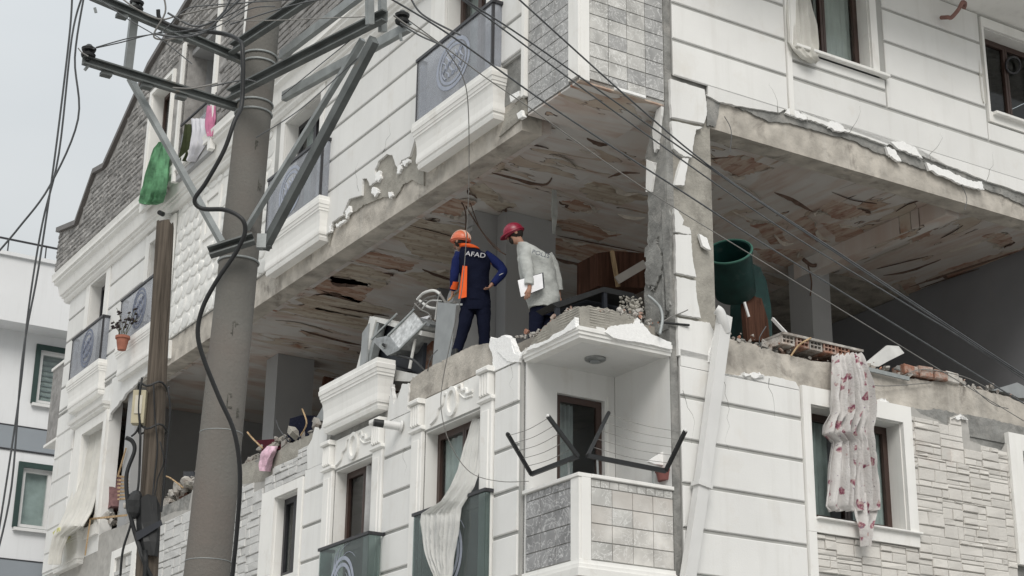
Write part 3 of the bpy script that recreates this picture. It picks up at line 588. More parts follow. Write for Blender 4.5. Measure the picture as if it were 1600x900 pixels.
# attic recess
a, b, c, d = AW[0]
P(MB().box(LF, a, b, c-.1, c-.002, -1.2, AO-.002), 'balcony_floor', WALLIN); P(MB().box(LF, a+.002, b-.002, c, d-.2, -1.3, -1.2), 'balcony_wall', WALLIN)
P(MB().box(LF, b, b+.1, c, d, -1.2, -.102), 'balcony_wall', WALLIN); P(MB().box(LF, a-.1, a, c, d, -1.2, -.102), 'balcony_wall', WALLIN); P(MB().box(LF, a, b, d-.2, d-.1, -1.2, AO-.12), 'balcony_ceiling', WALLIN)
P(MB().box(LF, b+.0, b+.1, c-.1, d+.05, AO-.05, AO+.05), 'wall_band', TRIM); P(MB().box(LF, a-.13, a-.0, c-.1, 19, AO-.05, AO+.05), 'wall_band', TRIM)
P(MB().box(LF, _l(391,80)[0], _l(382,80)[0], 14.2, 18.9, AO-.05, AO+.05), 'wall_band', TRIM)
a, b, c, d = AW[1]
mb = MB(); wallgrid(mb, LF, a-.07, b+.12, c-.12, d+.08, [AW[1]], AO-.02, AO+.06); P(mb, 'window_trim', TRIM)

rr = random.Random(61)
for fr_, conv, q in ((RF, rp, [(1128,590),(1140,640),(1133,690),(1150,742)]), (RF, rp, [(1215,177),(1210,140),(1190,112)]), (RF, rp, [(1330,207),(1345,176),(1340,150)]), (RF, rp, [(1450,250),(1470,215),(1466,190)]), (RF, rp, [(1200,592),(1212,640),(1206,672)]), (LF, lp, [(560,300),(556,262),(566,232)]), (LF, lp, [(600,240),(612,200),(606,170)]), (LF, lp, [(800,552),(797,600),(803,650)]), (LF, lp, [(630,700),(636,730),(628,770)]), (RF, rp, [(1070,610),(1085,660),(1078,720)]), (RF, rp, [(1540,283),(1552,250),(1546,225)])):
    pts = []
    for a, b in zip(q, q[1:]):
        for k in range(4): pts.append((a[0]+(b[0]-a[0])*k/4 + rr.uniform(-4, 4), a[1]+(b[1]-a[1])*k/4 + rr.uniform(-2, 2)))
    P(MB().tube([fr_(*conv(x, y, .056), .056) for x, y in pts], [.0045*(1-i/len(pts))+.001 for i in range(len(pts))], 4), 'crack', MORT)
# ---------------- windows: frame > sash, pane, reveal
def window(fr, s0, s1, h0, h1, dep=.17, cols=2, m=PVC, reveal=TRIM, fw=.055, midbar=None, rev=True, swap=0):
    f = MB(); wallgrid(f, fr, s0, s1, h0, h1, [(s0+fw, s1-fw, h0+fw, h1-fw)], -dep-.06, -dep); win = P(f, 'window', m)
    W = (s1-s0-2*fw)/cols
    for i in range(cols):
        a = s0+fw+i*W; b = a+W; sm = MB(); hol = [(a+.045, b-.045, h0+fw+.05, h1-fw-.05)]
        if midbar: hol = [(a+.045, b-.045, h0+fw+.05, midbar-.03), (a+.045, b-.045, midbar+.03, h1-fw-.05)]
        wallgrid(sm, fr, a+.004, b-.004, h0+fw+.004, h1-fw-.004, hol, -dep-.05, -dep+.012); P(sm, 'sash', m, win)
        P(MB().box(fr, a+.04, b-.04, h0+fw+.045, h1-fw-.045, -dep-.032, -dep-.024), 'pane', PANE, win)
    if rev:
        r = MB(); t = .012
        for q in ((s0-.0, s0+t, h0, h1), (s1-t, s1+.0, h0, h1), (s0+t, s1-t, h1-t, h1), (s0+t, s1-t, h0, h0+t)): r.box(fr, *q, -dep+.0, .03)
        P(r, 'window_reveal', reveal, win)
    return win
window(RF, *WR3[0]); window(RF, *WR3[1], cols=2); window(RF, *WR1[0], dep=.2); window(RF, *WR1[1], dep=.2)
window(LF, *WL3[0]); window(LF, *WL3[1], m=DKPVC); window(LF, *WL3[2], m=DKPVC); window(LF, *WL3[3], m=DKPVC); window(LF, *WL3[4], cols=1)
for h in WL1[:2]: window(LF, *h, midbar=6.0, dep=.14)
window(LF, *WL1[2], m=DKPVC, dep=.09); window(LF, *WL1[3], m=DKPVC)
a, b, c, d = AW[1]; window(lambda s, h, o: LF(s, h, o+AO), a, b, c, d, dep=.2, m=PVC)
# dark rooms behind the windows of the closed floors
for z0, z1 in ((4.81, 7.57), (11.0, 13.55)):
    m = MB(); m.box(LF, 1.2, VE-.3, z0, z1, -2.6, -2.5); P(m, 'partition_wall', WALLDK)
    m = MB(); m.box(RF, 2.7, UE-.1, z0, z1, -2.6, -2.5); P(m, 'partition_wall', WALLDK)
m = MB(); ibox(m, .0, UE, .0, VE, 13.55+.46, 14.15); P(m, 'floor_slab', CONC)

P(MB().tube([RF(*rp(1583+11*math.cos(t*math.pi/8), 102+13*math.sin(t*math.pi/8), -.14), -.14) for t in range(17)], .02, 6), 'vent_ring', DKPVC)
# ---------------- balcony ledges of the left facade and their glass railings
def ring(fr, pts, w, o0, o1):
    mb = MB(); n = len(pts)
    q = []
    for i, (x, y) in enumerate(pts):
        ax, ay = pts[(i-1) % n]; bx, by = pts[(i+1) % n]; tx, ty = bx-ax, by-ay; l = math.hypot(tx, ty) or 1
        q.append(((x-ty/l*w/2, y+tx/l*w/2), (x+ty/l*w/2, y-tx/l*w/2)))
    return mb.loft([[fr(*a, o0), fr(*b, o0), fr(*b, o1), fr(*a, o1)] for a, b in q] + [[fr(*q[0][0], o0), fr(*q[0][1], o0), fr(*q[0][1], o1), fr(*q[0][0], o1)]], cap=False)
LEDGE = [(0,.15),(.05,.165),(.055,.158),(.09,.158),(.095,.175),(.13,.18),(.16,.178),(.22,.172),(.32,.175),(.42,.188),(.46,.20),(.465,.21),(.50,.21),(.505,.22),(.55,.226),(.56,.236),(.62,.24),(.635,.23),(.69,.23)]
def french(s0, s1, zb, zg, glassm, glass=True, motif=None, og=.19):
    b = P(lmould([(zb+h, o) for h, o in LEDGE], LF, s0, s1), 'balcony', TRIM)
    zt = zb+.69
    if glass:
        g = MB(); g.box(LF, s0-.17, s1+.17, zt, zg, og, og+.012); g.box(LF, s0-.17, s0-.158, zt, zg, .06, og-.002); g.box(LF, s1+.158, s1+.17, zt, zg, .06, og-.002)
        P(g, 'glass_panel', glassm, b)
        r = MB(); r.box(LF, s0-.2, s1+.2, zg, zg+.045, og-.012, og+.032); r.box(LF, s0-.2, s0-.155, zg, zg+.045, .05, og-.015); r.box(LF, s1+.155, s1+.2, zg, zg+.045, .05, og-.015); P(r, 'handrail', DKPVC, b)
        for ss in (s0-.18, s1+.155): P(MB().box(LF, ss, ss+.025, zt, zg, og-.02, og+.02), 'rail_post', DKPVC, b)
        if motif:
            cx, cz, ra, rb, mm = motif
            for k in (1, .8):
                pts = [(cx+ra*k*math.cos(t*math.pi/16), cz+rb*k*math.sin(t*math.pi/16)) for t in range(32)]
                P(ring(LF, pts, .05*k, og+.014, og+.018), 'etched_oval', mm, b)
            sc_ = MB()
            for k in range(6):
                x0 = cx + (k-2.5)*ra*.22
                sc_.tube([LF(x0 + .05*math.sin(t*1.7+k), cz + rb*(-.5+t/6), og+.016) for t in range(7)], [.004+.012*abs(math.sin(t+k)) for t in range(7)], 5)
            P(sc_, 'etched_scroll', mm, b)
    return b
s_ = lambda x, y, o: lp(x, y, o)[0]
def spans(xl, yl, xr, yr, o): return s_(xr, yr, o)+o*0, s_(xl, yl, o)
F1 = (s_(768, 140, .235)+.235, s_(642, 222, .235)-.235); french(F1[0], F1[1], 10.80, 12.42, RAILG, motif=(sum(F1)/2, 11.98, .42, .34, ETCHP))
F2 = (s_(497, 336, .235)+.235, s_(405, 395, .235)-.3); french(F2[0], F2[1], 10.78, 12.42, RAILG, motif=(sum(F2)/2+.1, 11.95, .4, .38, ETCHP))
F3 = (13.75, s_(178, 560, .235)-.235); french(F3[0], F3[1], 10.75, 12.36, RAILG, motif=(s_(217, 495, .19), 11.93, .36, .38, ETCH))
F4 = (s_(152, 580, .235)+.235, s_(102, 612, .235)-.235); french(F4[0], F4[1], 10.78, 12.36, RAILG, motif=(s_(136, 555, .19), 11.93, .36, .38, ETCH))
F5 = (s_(588, 587, .235)+.235, s_(497, 634, .235)-.235); french(F5[0], F5[1], 7.66, 0, RAILG, glass=False)
F6 = (s_(122, 812, .235)+.235, s_(80, 845, .235)-.235); french(F6[0], F6[1], 7.45, 0, RAILG, glass=False)
# lower French balconies: only their railings reach into the picture
def swirl(cx, zg, og, w_):
    mb = MB(); r = random.Random(int(cx*10))
    for k in range(9):
        a0 = r.uniform(0, 6.28); pts = []
        for t in range(8):
            q = t/7; a = a0 + 1.7*q; rr_ = .12 + .34*q; x, y = cx + rr_*math.cos(a)*.9, zg-.42 + rr_*math.sin(a)*.95
            if abs(x-cx) < w_ and y < zg-.03: pts.append(LF(x, y, og+.017))
        if len(pts) > 3: mb.tube(pts, [.0015 + .003*math.sin(math.pi*i/(len(pts)-1)) for i in range(len(pts))], 5)
    return mb
def lowrail(s0, s1, zb, zg, og, mm, motif):
    b = P(lmould([(zb-.6+h, o) for h, o in LEDGE], LF, s0+.2, s1-.2), 'balcony', TRIM); zt = zb+.09
    g = MB(); g.box(LF, s0, s1, zt, zg, og, og+.012); g.box(LF, s0, s0+.012, zt, zg, .09, og-.002); g.box(LF, s1-.012, s1, zt, zg, .09, og-.002); P(g, 'glass_panel', mm, b)
    r = MB(); r.box(LF, s0-.03, s1+.03, zg, zg+.04, og-.012, og+.03); r.box(LF, s0-.03, s0+.02, zg, zg+.04, .05, og-.015); r.box(LF, s1-.02, s1+.03, zg, zg+.04, .05, og-.015); P(r, 'handrail', DKPVC, b)
    cx = (s0+s1)/2
    for k in (1, .78): P(ring(LF, [(cx+.34*k*math.cos(t*math.pi/16), zg-.6+.4*k*math.sin(t*math.pi/16)) for t in range(32)], .05, og+.014, og+.018), 'etched_oval', ETCHP, b)
    P(swirl(cx, zg, og, (s1-s0)/2-.04), 'etched_swirl', ETCHP, b)
lowrail(s_(577, 834, .26), s_(501, 861, .26), 4.85, lp(540, 848, .26)[1], .26, RAILGRN, 1)
lowrail(s_(759, 770, .15), s_(648, 808, .15), 4.85, lp(700, 789, .15)[1], .15, RAILGRN, 1)

# pilasters and carved heads of the two French windows below
def scroll(fr, pts, r=.022, o=.05): return MB().tube([fr(x, y, o) for x, y in crom([(a, b, 0) for a, b in pts], 6) for x, y in [(x, y)]] if 0 else [fr(p.x, p.y, o) for p in crom([Vector((a, b, 0)) for a, b in pts], 6)], r, 6)
def surround(s0, s1, zt, full=True):
    for a, b in ((s0-.30, s0-.02), (s1+.02, s1+.30)):
        P(MB().box(LF, a, b, 4.2, zt+.0, .003, .085, .012), 'pilaster', TRIM)
        P(MB().box(LF, a+.06, b-.06, 4.3, zt-.1, .086, .1, .01), 'pilaster_face', TRIM)
        P(lmould([(zt,.09),(zt+.02,.12),(zt+.05,.12),(zt+.06,.10),(zt+.075,.10)], LF, a+.09, b-.09), 'pilaster_cap', TRIM)
        br = MB()
        for k in range(4): br.box(LF, a+.03+k*.06, a+.075+k*.06, zt+.08, zt+.36, .003, .13, .015)
        P(br, 'bracket', TRIM); P(MB().box(LF, a, b, zt+.365, zt+.43, .003, .16, .015), 'bracket_cap', TRIM)
    P(MB().box(LF, s0-.018, s1+.018, zt+.003, zt+.42, .003, .05), 'window_head', TRIM)
    cx = (s0+s1)/2
    P(ring(LF, [(cx+.12*math.cos(t*math.pi/10), zt+.22+.17*math.sin(t*math.pi/10)) for t in range(20)], .05, .048, .085), 'carved_oval', TRIM)
    P(scroll(LF, [(cx+.14, zt+.36), (cx+.21, zt+.35), (cx+.25, zt+.24), (cx+.34, zt+.21), (cx+.40, zt+.10), (cx+.54, zt+.05)], .024, .055), 'carved_scroll', TRIM, smooth=60)
    P(scroll(LF, [(cx-.14, zt+.38), (cx-.22, zt+.38), (cx-.25, zt+.31), (cx-.34, zt+.30), (cx-.37, zt+.24), (cx-.5, zt+.24)], .024, .055), 'carved_scroll', TRIM, smooth=60)
    P(scroll(LF, [(cx-.18, zt+.28), (cx-.26, zt+.22), (cx-.33, zt+.19), (cx-.5, zt+.18)], .014, .055), 'carved_scroll', TRIM, smooth=60)
surround(WL1[0][0], WL1[0][1], 7.12); surround(WL1[1][0], WL1[1][1], 7.12)

# far end of the second floor that still stands, with its window hole
z0 = 7.6
fw_ = LPS([(168,665),(172,650),(205,618),(213,598),(222,592)], .05)
mb = MB()
wl = (16.45, 17.75, 8.12, 10.15)
wallgrid(mb, LF, 16.25, VE+.03, 7.57, 10.98, [wl], -.2, .034); P(mb, 'wall', WHITE)
rows(LF, 18.45, VE, [7.6, 8.0, 8.5, 9.0, 9.5, 10.0, 10.5, 10.95])
mb = MB(); wallgrid(mb, LF, 16.27, 18.2, 7.9, 10.35, [wl], .036, .1); P(mb, 'window_trim', TRIM)
P(lmould([(10.36,.1),(10.4,.16),(10.45,.16),(10.46,.2),(10.52,.22)], LF, 16.5, 18.2), 'window_head', TRIM)
f = MB(); wallgrid(f, LF, 16.45, 17.75, 8.12, 10.15, [(16.52, 17.68, 8.2, 10.08)], -.16, -.1); wn = P(f, 'window', DKPVC); P(MB().box(LF, 16.95, 17.03, 8.2, 10.08, -.155, -.09), 'sash', DKPVC, wn)
P(MB().prism(LF, jag([(13.2, 10.6), (13.6, 10.62), (14.6, 10.55), (15.4, 10.45), (16.2, 10.25), (16.3, 10.0), (16.3, 10.95), (13.2, 10.95)], .03, 41), -.002, .05), 'broken_panel', WHITE)
sbal = P(MB().box(LF, VE+.02, 20.75, lp(90,680)[1], lp(90,572)[1], -1.2, -.05), 'side_balcony', STONE_D); P(MB().box(LF, VE+.02, 20.8, lp(90,572)[1]+.003, lp(90,572)[1]+.06, -1.25, -.02), 'balcony_cap', TRIM, sbal); P(MB().box(LF, VE+.02, 20.8, lp(90,680)[1]-.06, lp(90,680)[1]-.003, -1.25, -.02), 'balcony_cap', TRIM, sbal)

# ---------------- corner balconies with marble tiles
def tiles(fr, s0, s1, h0, h1, nc, hh, m, o=.0, seed=0, msel=None):
    r = random.Random(seed); wdt = (s1-s0)/nc; z = h1
    while z > h0+.04:
        lo = max(z-hh, h0)
        for i in range(nc):
            q = r.uniform(-.0015, .0015)
            mm = msel(i, r) if msel else m
            P(MB().box(fr, s0+i*wdt+.004, s0+(i+1)*wdt-.004, lo+.005, z-.005, o+.004, o+.016+q, .002), 'marble_tile', mm)
        z = lo
GROUT = M('tile_grout', (.5, .5, .48), .1, 10, .9, .1)
# upper parapet of the third floor bay
P(MB().box(LF, .0, 1.13, 10.66, 13.55, -.12, .0), 'parapet', GROUT); P(MB().box(RF, .122, 1.25, 10.66, 13.55, -.12, .0), 'parapet', GROUT)
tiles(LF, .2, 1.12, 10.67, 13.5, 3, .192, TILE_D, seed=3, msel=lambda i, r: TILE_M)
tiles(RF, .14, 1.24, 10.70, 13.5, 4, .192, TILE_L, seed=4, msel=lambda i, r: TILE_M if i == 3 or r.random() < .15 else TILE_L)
P(MB().box(LF, -.03, .19, 10.7, 13.55, .002, .034, .004), 'corner_post', TRIM); P(MB().box(RF, .0, .13, 10.66, 13.55, .001, .032, .004), 'corner_post', TRIM)
P(MB().box(LF, 1.13, 1.2, 10.9, 13.55, .0, .07), 'wall_band', TRIM)
P(MB().box(RF, .5, .95, 10.655, 10.69, .0, .035), 'broken_foam', FOAM)
# lower parapet, floor, ceiling and walls of the first floor balcony
P(MB().box(LF, .0, 1.10, 4.95, 5.855, -.1, .0), 'parapet', GROUT); P(MB().box(RF, .102, 1.25, 4.95, 5.855, -.1, .0), 'parapet', GROUT)
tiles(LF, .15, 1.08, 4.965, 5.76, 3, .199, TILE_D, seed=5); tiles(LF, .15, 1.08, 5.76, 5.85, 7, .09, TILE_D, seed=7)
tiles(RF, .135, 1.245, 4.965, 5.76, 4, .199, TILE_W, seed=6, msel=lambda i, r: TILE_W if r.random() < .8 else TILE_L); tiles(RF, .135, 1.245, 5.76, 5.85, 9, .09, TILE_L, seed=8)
P(MB().box(LF, -.02, .145, 4.95, 5.855, .001, .03, .004), 'corner_post', TRIM); P(MB().box(RF, .0, .125, 4.95, 5.855, .0015, .03, .004), 'corner_post', TRIM)
P(MB().box(LF, -.03, 1.12, 5.857, 5.90, -.13, .045, .006), 'parapet_cap', TRIM); P(MB().box(RF, .132, 1.25, 5.857, 5.899, -.13, .044, .006), 'parapet_cap', TRIM)
P(MB().loft([[I(-o, 1.12, h), I(-o, -o, h), I(1.25, -o, h), I(1.25, .1, h), I(.1, .1, h), I(.1, 1.12, h)] for h, o in ((4.55,.0),(4.6,.02),(4.70,.02),(4.705,.05),(4.76,.05),(4.765,.08),(4.85,.085),(4.855,.06),(4.9,.06),(4.905,.04),(4.95,.035))]), 'balcony_moulding', TRIM)
m = MB(); ibox(m, .11, 1.24, .11, 1.09, 4.8, 4.95); P(m, 'balcony_floor', FLOOR)
mb = MB(); wallgrid(mb, RI(1.10), .0, 1.249, 4.8, 7.46, [(.42, 1.10, 4.97, 7.14)], -.12, 0); P(mb, 'balcony_wall', WHITE)
P(MB().box(LI(1.25), .004, 1.095, 4.8, 7.46, -.1, 0), 'balcony_wall', WHITE)
dw = MB(); wallgrid(dw, RI(1.10), .425, 1.095, 4.97, 7.135, [(.5, 1.02, 5.05, 7.06)], -.11, -.06); dr = P(dw, 'balcony_door', PVC); P(MB().box(RI(1.10), .495, 1.025, 5.045, 7.065, -.09, -.082), 'pane', PANE, dr)
P(MB().box(RI(1.10), 1.03, 1.06, 5.9, 6.02, -.058, -.02), 'handle', DKPVC, dr)
P(MB().box(RI(1.10), 1.125, 1.15, 4.97, 7.2, .001, .012), 'door_trim', TRIM)
m = MB(); ibox(m, .0, 1.25, .0, 1.12, 7.46, 7.62); P(m, 'balcony_ceiling', WHITE)
P(MB().loft([[I(-o, 1.12, h), I(-o, -o, h), I(1.25, -o, h), I(1.25, .1, h), I(.1, .1, h), I(.1, 1.12, h)] for h, o in ((7.44,.025),(7.475,.03),(7.48,.045),(7.515,.045),(7.52,.06),(7.565,.06))]), 'balcony_moulding', TRIM)
lm = MB()
cx, cy = onz = (loc(wz(930, 560, 7.458)).x, loc(wz(930, 560, 7.458)).y)
lm.loft([[I(cx+r*math.cos(t*math.pi/10), cy+r*math.sin(t*math.pi/10), z) for t in range(20)] for r, z in ((.125, 7.459), (.125, 7.435), (.10, 7.42), (.075, 7.42), (.075, 7.45))]); cl = P(lm, 'ceiling_lamp', SILV, smooth=40)
lb = MB(); lb.loft([[I(cx+r*math.cos(t*math.pi/7), cy+r*math.sin(t*math.pi/7), z) for t in range(14)] for r, z in ((.07, 7.45), (.065, 7.415), (.03, 7.405))]); P(lb, 'bulb', GREYP, cl, smooth=60)
# torn remains of the second floor parapet on top of that ceiling
left = LPS([(823,548),(836,528),(848,512),(866,499),(884,486),(897,479),(906,478)], .02); right = RPS([(906,478),(925,477),(948,482),(970,490),(995,497),(1003,511),(1015,520),(1033,532),(1045,543)], .02)
def ridged(fr, top, zb, o0, o1, name):
    r = random.Random(3); s0, s1 = min(p[0] for p in top), max(p[0] for p in top); tp = sorted(top); n = 34; rings = []
    zmax = max(p[1] for p in top); mb = MB(); K = 110
    for i in range(n+1):
        s = s0+(s1-s0)*i/n; zt = ymax(tp, s) + r.uniform(-.012, .012); col = []
        for k in range(K+1):
            z = zb+(zt-zb)*k/K; col.append(fr(s, z, o1 + .0045*math.sin(z*2*math.pi/.03)*max(0, .35+noise.noise(Vector((s*3, z*3, 5)))) + .03*noise.noise(Vector((s*2.5, z*3, 1))) - .03*max(0, noise.noise(Vector((s*5, z*5, 8)))-.15)))
        rings.append(col + [fr(s, zt, o0), fr(s, zb, o0)])
    mb.loft(rings); return P(mb, name, ADH)
left[-1] = (-.02, left[-1][1]); ridged(LF, left, 7.55, -.12, .015, 'tile_adhesive_bed'); right[0] = (.0, right[0][1]); ridged(RF, right, 7.55, -.12, .015, 'tile_adhesive_bed')
for fr_, f_, q in ((LF, LPS, [(824,549),(832,540),(858,532),(868,523),(884,515),(893,505),(901,496),(902,512),(880,524),(850,540)]), (RF, RPS, [(944,520),(952,511),(970,508),(985,506),(990,507),(994,497),(1002,506),(1016,523),(1047,536),(1047,546),(1000,536),(956,528)]), (LF, LPS, [(779,530),(790,524),(800,530),(806,552),(815,556),(813,566),(795,565),(780,550)])):
    P(MB().prism(fr_, jag(f_(q+q[:1], .05), .006, len(q))[:-1], .02, .075), 'broken_foam', FOAM)

# ------------------------------------------------------------------ neighbouring building
NB = thing('neighbour_building', 'plain white building with grey bands and dark framed windows at far left', 'building', I(0, 29, 0))
NW = M('neighbour_white', (.70, .71, .72), .03, .6, .85, .2, streak=.12); NG = M('neighbour_grey_band', (.26, .285, .31), .05, .6, .85, .2)
NF = lambda s, h, o=0: I(s, 28-o, h)
nw = [(1.72, 2.75, 13.5, 14.95), (1.6, 2.38, 10.2, 11.75)]
mb = MB(); wallgrid(mb, NF, -9, 6, 0, 15.5, nw, -.3, 0); P(mb, 'wall', NW, NB)
P(MB().box(NF, -9, 6, 15.35, 17.1, -.3, .75), 'upper_wall', NW, NB); P(MB().box(NF, -9.1, 6.1, 17.1, 17.2, -.4, .83), 'roof_edge', NW, NB)
P(MB().box(NF, -9, 6, 12.2, 12.8, .0, .02), 'grey_band', NG, NB); P(MB().box(NF, -9, 6, 8.0, 9.35, .0, .02), 'grey_band', NG, NB)
for z in (12.17, 12.81, 9.36): P(MB().box(NF, -9, 6, z-.015, z+.015, .0, .03), 'band_line', DKPVC, NB)
for a, b, c, d in nw:
    mb = MB(); wallgrid(mb, NF, a-.13, b+.13, c-.02, d+.14, [(a, b, c, d)], .001, .06); wn = P(mb, 'window', M('dark_trim', (.03, .055, .05), .1, 6, .6, .3), NB)
    mb = MB(); wallgrid(mb, NF, a+.002, b-.002, c+.002, d-.002, [(a+.1, b-.1, c+.1, d-.1)], -.2, -.06); P(mb, 'frame', WPLAST, wn); P(MB().box(NF, a+.1, b-.1, c+.1, d-.1, -.15, -.14), 'pane', PANE, wn)
    P(MB().box(NF, a+.05, b-.05, c+.02, d-.05, -.34, -.25), 'blind', DRAPE if d < 12 else COAT, wn); P(MB().box(NF, a-.1, b+.1, c-.1, c-.022, .0, .12), 'sill', WPLAST, wn)
for k in range(9): P(MB().box(NF, 1.84, 2.64, 13.62+k*.14, 13.66+k*.14, -.24, -.22), 'blind_slat', GREYP, NB)
rl_ = MB(); rl_.tube([NF(-9, 17.62, .6), NF(2.6, 17.62, .6)], .03, 6); P(rl_, 'roof_railing', DKPVC, NB)
for k in range(12): P(MB().tube([NF(-8.6+k, 17.2, .6), NF(-8.6+k, 17.6, .6)], .02, 5), 'railing_post', DKPVC, NB)
P(MB().tube([NF(2.45, 0, .1), NF(2.45, 10.6, .1)], .05, 7), 'drain_pipe', GALV, NB)

# ------------------------------------------------------------------ cloth
def drape(side, rows, folds, amp, n=30, sub=4, seed=0, th=.006, drift=.5):
    fr, conv, sg = (LF, lp, AR*-1) if side == 'L' else (RF, rp, AL*-1)
    rows = [tuple(r) for r in rows]; full = []
    P4 = [Vector((r[0], r[1], r[2], r[3])) for r in rows]
    for i in range(len(P4)-1):
        for k in range(sub): full.append(P4[i].lerp(P4[i+1], k/sub))
    full.append(P4[-1]); rings = []
    for j, r in enumerate(full):
        y, xl, xr, o = r; F = []
        for i in range(n+1):
            t = i/n; x = xl+(xr-xl)*t; s, h = conv(x, y, o)
            ph = folds*2*math.pi*t + seed + drift*math.sin(j*.25+seed)
            gr = .55 + .45*min(1, j/(len(full)*.35)); d = amp*gr*(1.5 - 3*abs(math.sin(ph/2 + .5*noise.noise(Vector((t*3, j*.06, seed))))) + .5*math.sin(2.3*ph+1.3+j*.05)) + amp*.7*noise.noise(Vector((t*9, j*.16, seed))) + amp*.35*noise.noise(Vector((t*24, j*.4, seed)))
            F.append(fr(s, h, o+d))
        rings.append(F + [p - sg*th for p in reversed(F)])
    return MB().loft(rings)
def hang(name, m, label, cat, *a, group=None, **k): return solo(drape(*a, **k), name, m, label, cat, group, smooth=70)
hang('hanging_bedding', FLORAL, 'white floral cloth with pink flowers hanging from the slab before a window', 'cloth', 'R',
     [(552,1303,1343,.02),(558,1302,1347,.12),(575,1302,1353,.17),(600,1301,1360,.2),(625,1300,1364,.21),(645,1300,1364,.21),(662,1291,1362,.2),(676,1289,1361,.2),(690,1304,1362,.2),(720,1301,1365,.2),(760,1296,1369,.2),(790,1293,1371,.2),(798,1300,1370,.2)], 6, .045, n=96, seed=1, drift=.2)
hang('hanging_bedding_tail', FLORAL, 'narrow floral tail of the hanging cloth that reaches below the window sill', 'cloth', 'R',
     [(770,1338,1370,.16),(800,1338,1371,.2),(825,1343,1364,.22),(853,1346,1362,.22)], 1.5, .03, n=18, seed=2)
hang('sheer_curtain', SHEER, 'white sheer curtain blown out of the French window and draped over its glass railing', 'curtain', 'L',
     [(654,739,754,-.05),(680,731,752,.0),(700,724,751,.05),(733,716,747,.10),(760,704,738,.16),(783,688,724,.22),(794,670,718,.24),(803,656,716,.25),(815,655,715,.26),(833,657,713,.26),(850,660,711,.26),(867,664,708,.26),(885,671,706,.26),(900,678,704,.26),(925,684,702,.26)], 8, .014, n=90, seed=3)
hang('sheer_curtain', CREAM, 'long cream curtain pulled sideways out of the window hole at the far left end', 'curtain', 'L',
     [(655,143,166,-.1),(700,133,163,-.06),(735,122,158,.0),(768,114,151,.08),(800,102,142,.2),(822,92,128,.36),(838,83,104,.44),(860,78,96,.46),(882,76,92,.46)], 8, .022, n=80, seed=4)
hang('window_curtain', CREAM, 'off white curtain hanging out of the third floor window above the bare beam', 'curtain', 'R',
     [(-40,1227,1262,.05),(0,1227,1268,.06),(33,1228,1272,.08),(66,1230,1276,.1),(78,1238,1279,.14),(90,1252,1280,.16),(97,1268,1279,.16)], 3, .03, n=36, seed=5)
hang('window_curtain', CREAM, 'strip of off white curtain at the left edge of the upper right window', 'curtain', 'R', [(30,1526,1530,.02),(80,1528,1536,.04),(120,1530,1540,.06),(150,1533,1542,.06),(162,1536,1541,.06)], 1.5, .02, n=14, seed=6)
def inner(fr, s0, s1, h0, h1, o, folds, amp, m, name, label, seed=0, n=30):
    rings = []
    for j in range(9):
        h = h1+(h0-h1)*j/8; F = [fr(s0+(s1-s0)*i/n, h, o+amp*math.sin(folds*2*math.pi*i/n+seed+.2*math.sin(j))) for i in range(n+1)]; B = [p + (fr(0,0,-.005)-fr(0,0,0)) for p in reversed(F)]; rings.append(F+B)
    return solo(MB().loft(rings), name, m, label, 'curtain', None, 70)
inner(RF, 4.02, 4.66, 12.12, 13.33, -.26, 6, .018, CREAM, 'window_curtain', 'pale net curtain behind the right pane of the window above the bare beam')
inner(RF, 3.36, 3.85, 5.86, 7.12, -.285, 5, .02, DRAPE, 'window_curtain', 'dark grey curtain behind the left pane of the window with the floral cloth', 1)
inner(RF, 4.22, 4.76, 5.86, 7.12, -.285, 5, .02, DRAPE, 'window_curtain', 'dark grey curtain behind the right pane of the window with the floral cloth', 2)
inner(RF, 7.0, 8.2, 5.82, 7.05, -.285, 9, .02, COAT, 'window_curtain', 'pale curtain in the window cut off by the right edge of the picture', 2)
inner(LF, 4.9, 5.34, 5.2, 7.05, -.10, 3, .03, LACE, 'window_curtain', 'bunched lace curtain standing out of the open sash of the left French window', 3)
inner(LF, 2.8, 3.38, 5.0, 7.0, -.225, 4, .018, DRAPE, 'window_curtain', 'grey curtain behind the left pane of the French window with the draped sheer', 3)
inner(LF, 7.27, 7.7, 5.9, 7.0, -.18, 5, .02, DRAPE, 'window_curtain', 'dark curtain in the plain window beside the stone wall', 4)
inner(LF, 7.9, 8.45, 11.45, 13.35, -.30, 4, .025, COAT, 'window_curtain', 'pale curtain in the third floor door behind the pole braces', 5)
inner(LF, 2.6, 3.15, 11.5, 13.45, -.30, 4, .025, COAT, 'window_curtain', 'pale curtain in the third floor door above the corner ledge', 6)
inner(RI(1.10), .5, .74, 5.05, 7.06, -.16, 4, .02, LACE, 'door_curtain', 'patterned lace curtain behind the glass of the corner balcony door', 7)
def att_hang(*a, **k): return hang(*a, **k)
net = cloth('green_net', (.20, .42, .25), .5, .35, 1.0, 24, .18); wcl = cloth('white_towel', (.72, .72, .76), .05); pcl = cloth('pink_towel', (.62, .24, .38), .2); dgc = cloth('olive_cloth', (.05, .06, .03), .3)
hang('green_cloth', net, 'bright green crinkled cloth hanging out of the attic window', 'cloth', 'L', [(222,248,262,.42),(232,240,262,.44),(255,232,262,.46),(280,225,261,.46),(300,219,258,.46),(315,217,250,.46),(319,222,240,.46)], 8, .035, n=70, seed=8)
hang('laundry_cloth', dgc, 'dark olive cloth on the attic balcony rail, leftmost of the laundry', 'laundry', 'L', [(194,287,298,.36),(215,284,297,.38),(240,279,295,.38),(252,277,290,.38)], 2, .02, n=16, seed=9, group='laundry on the attic balcony rail')
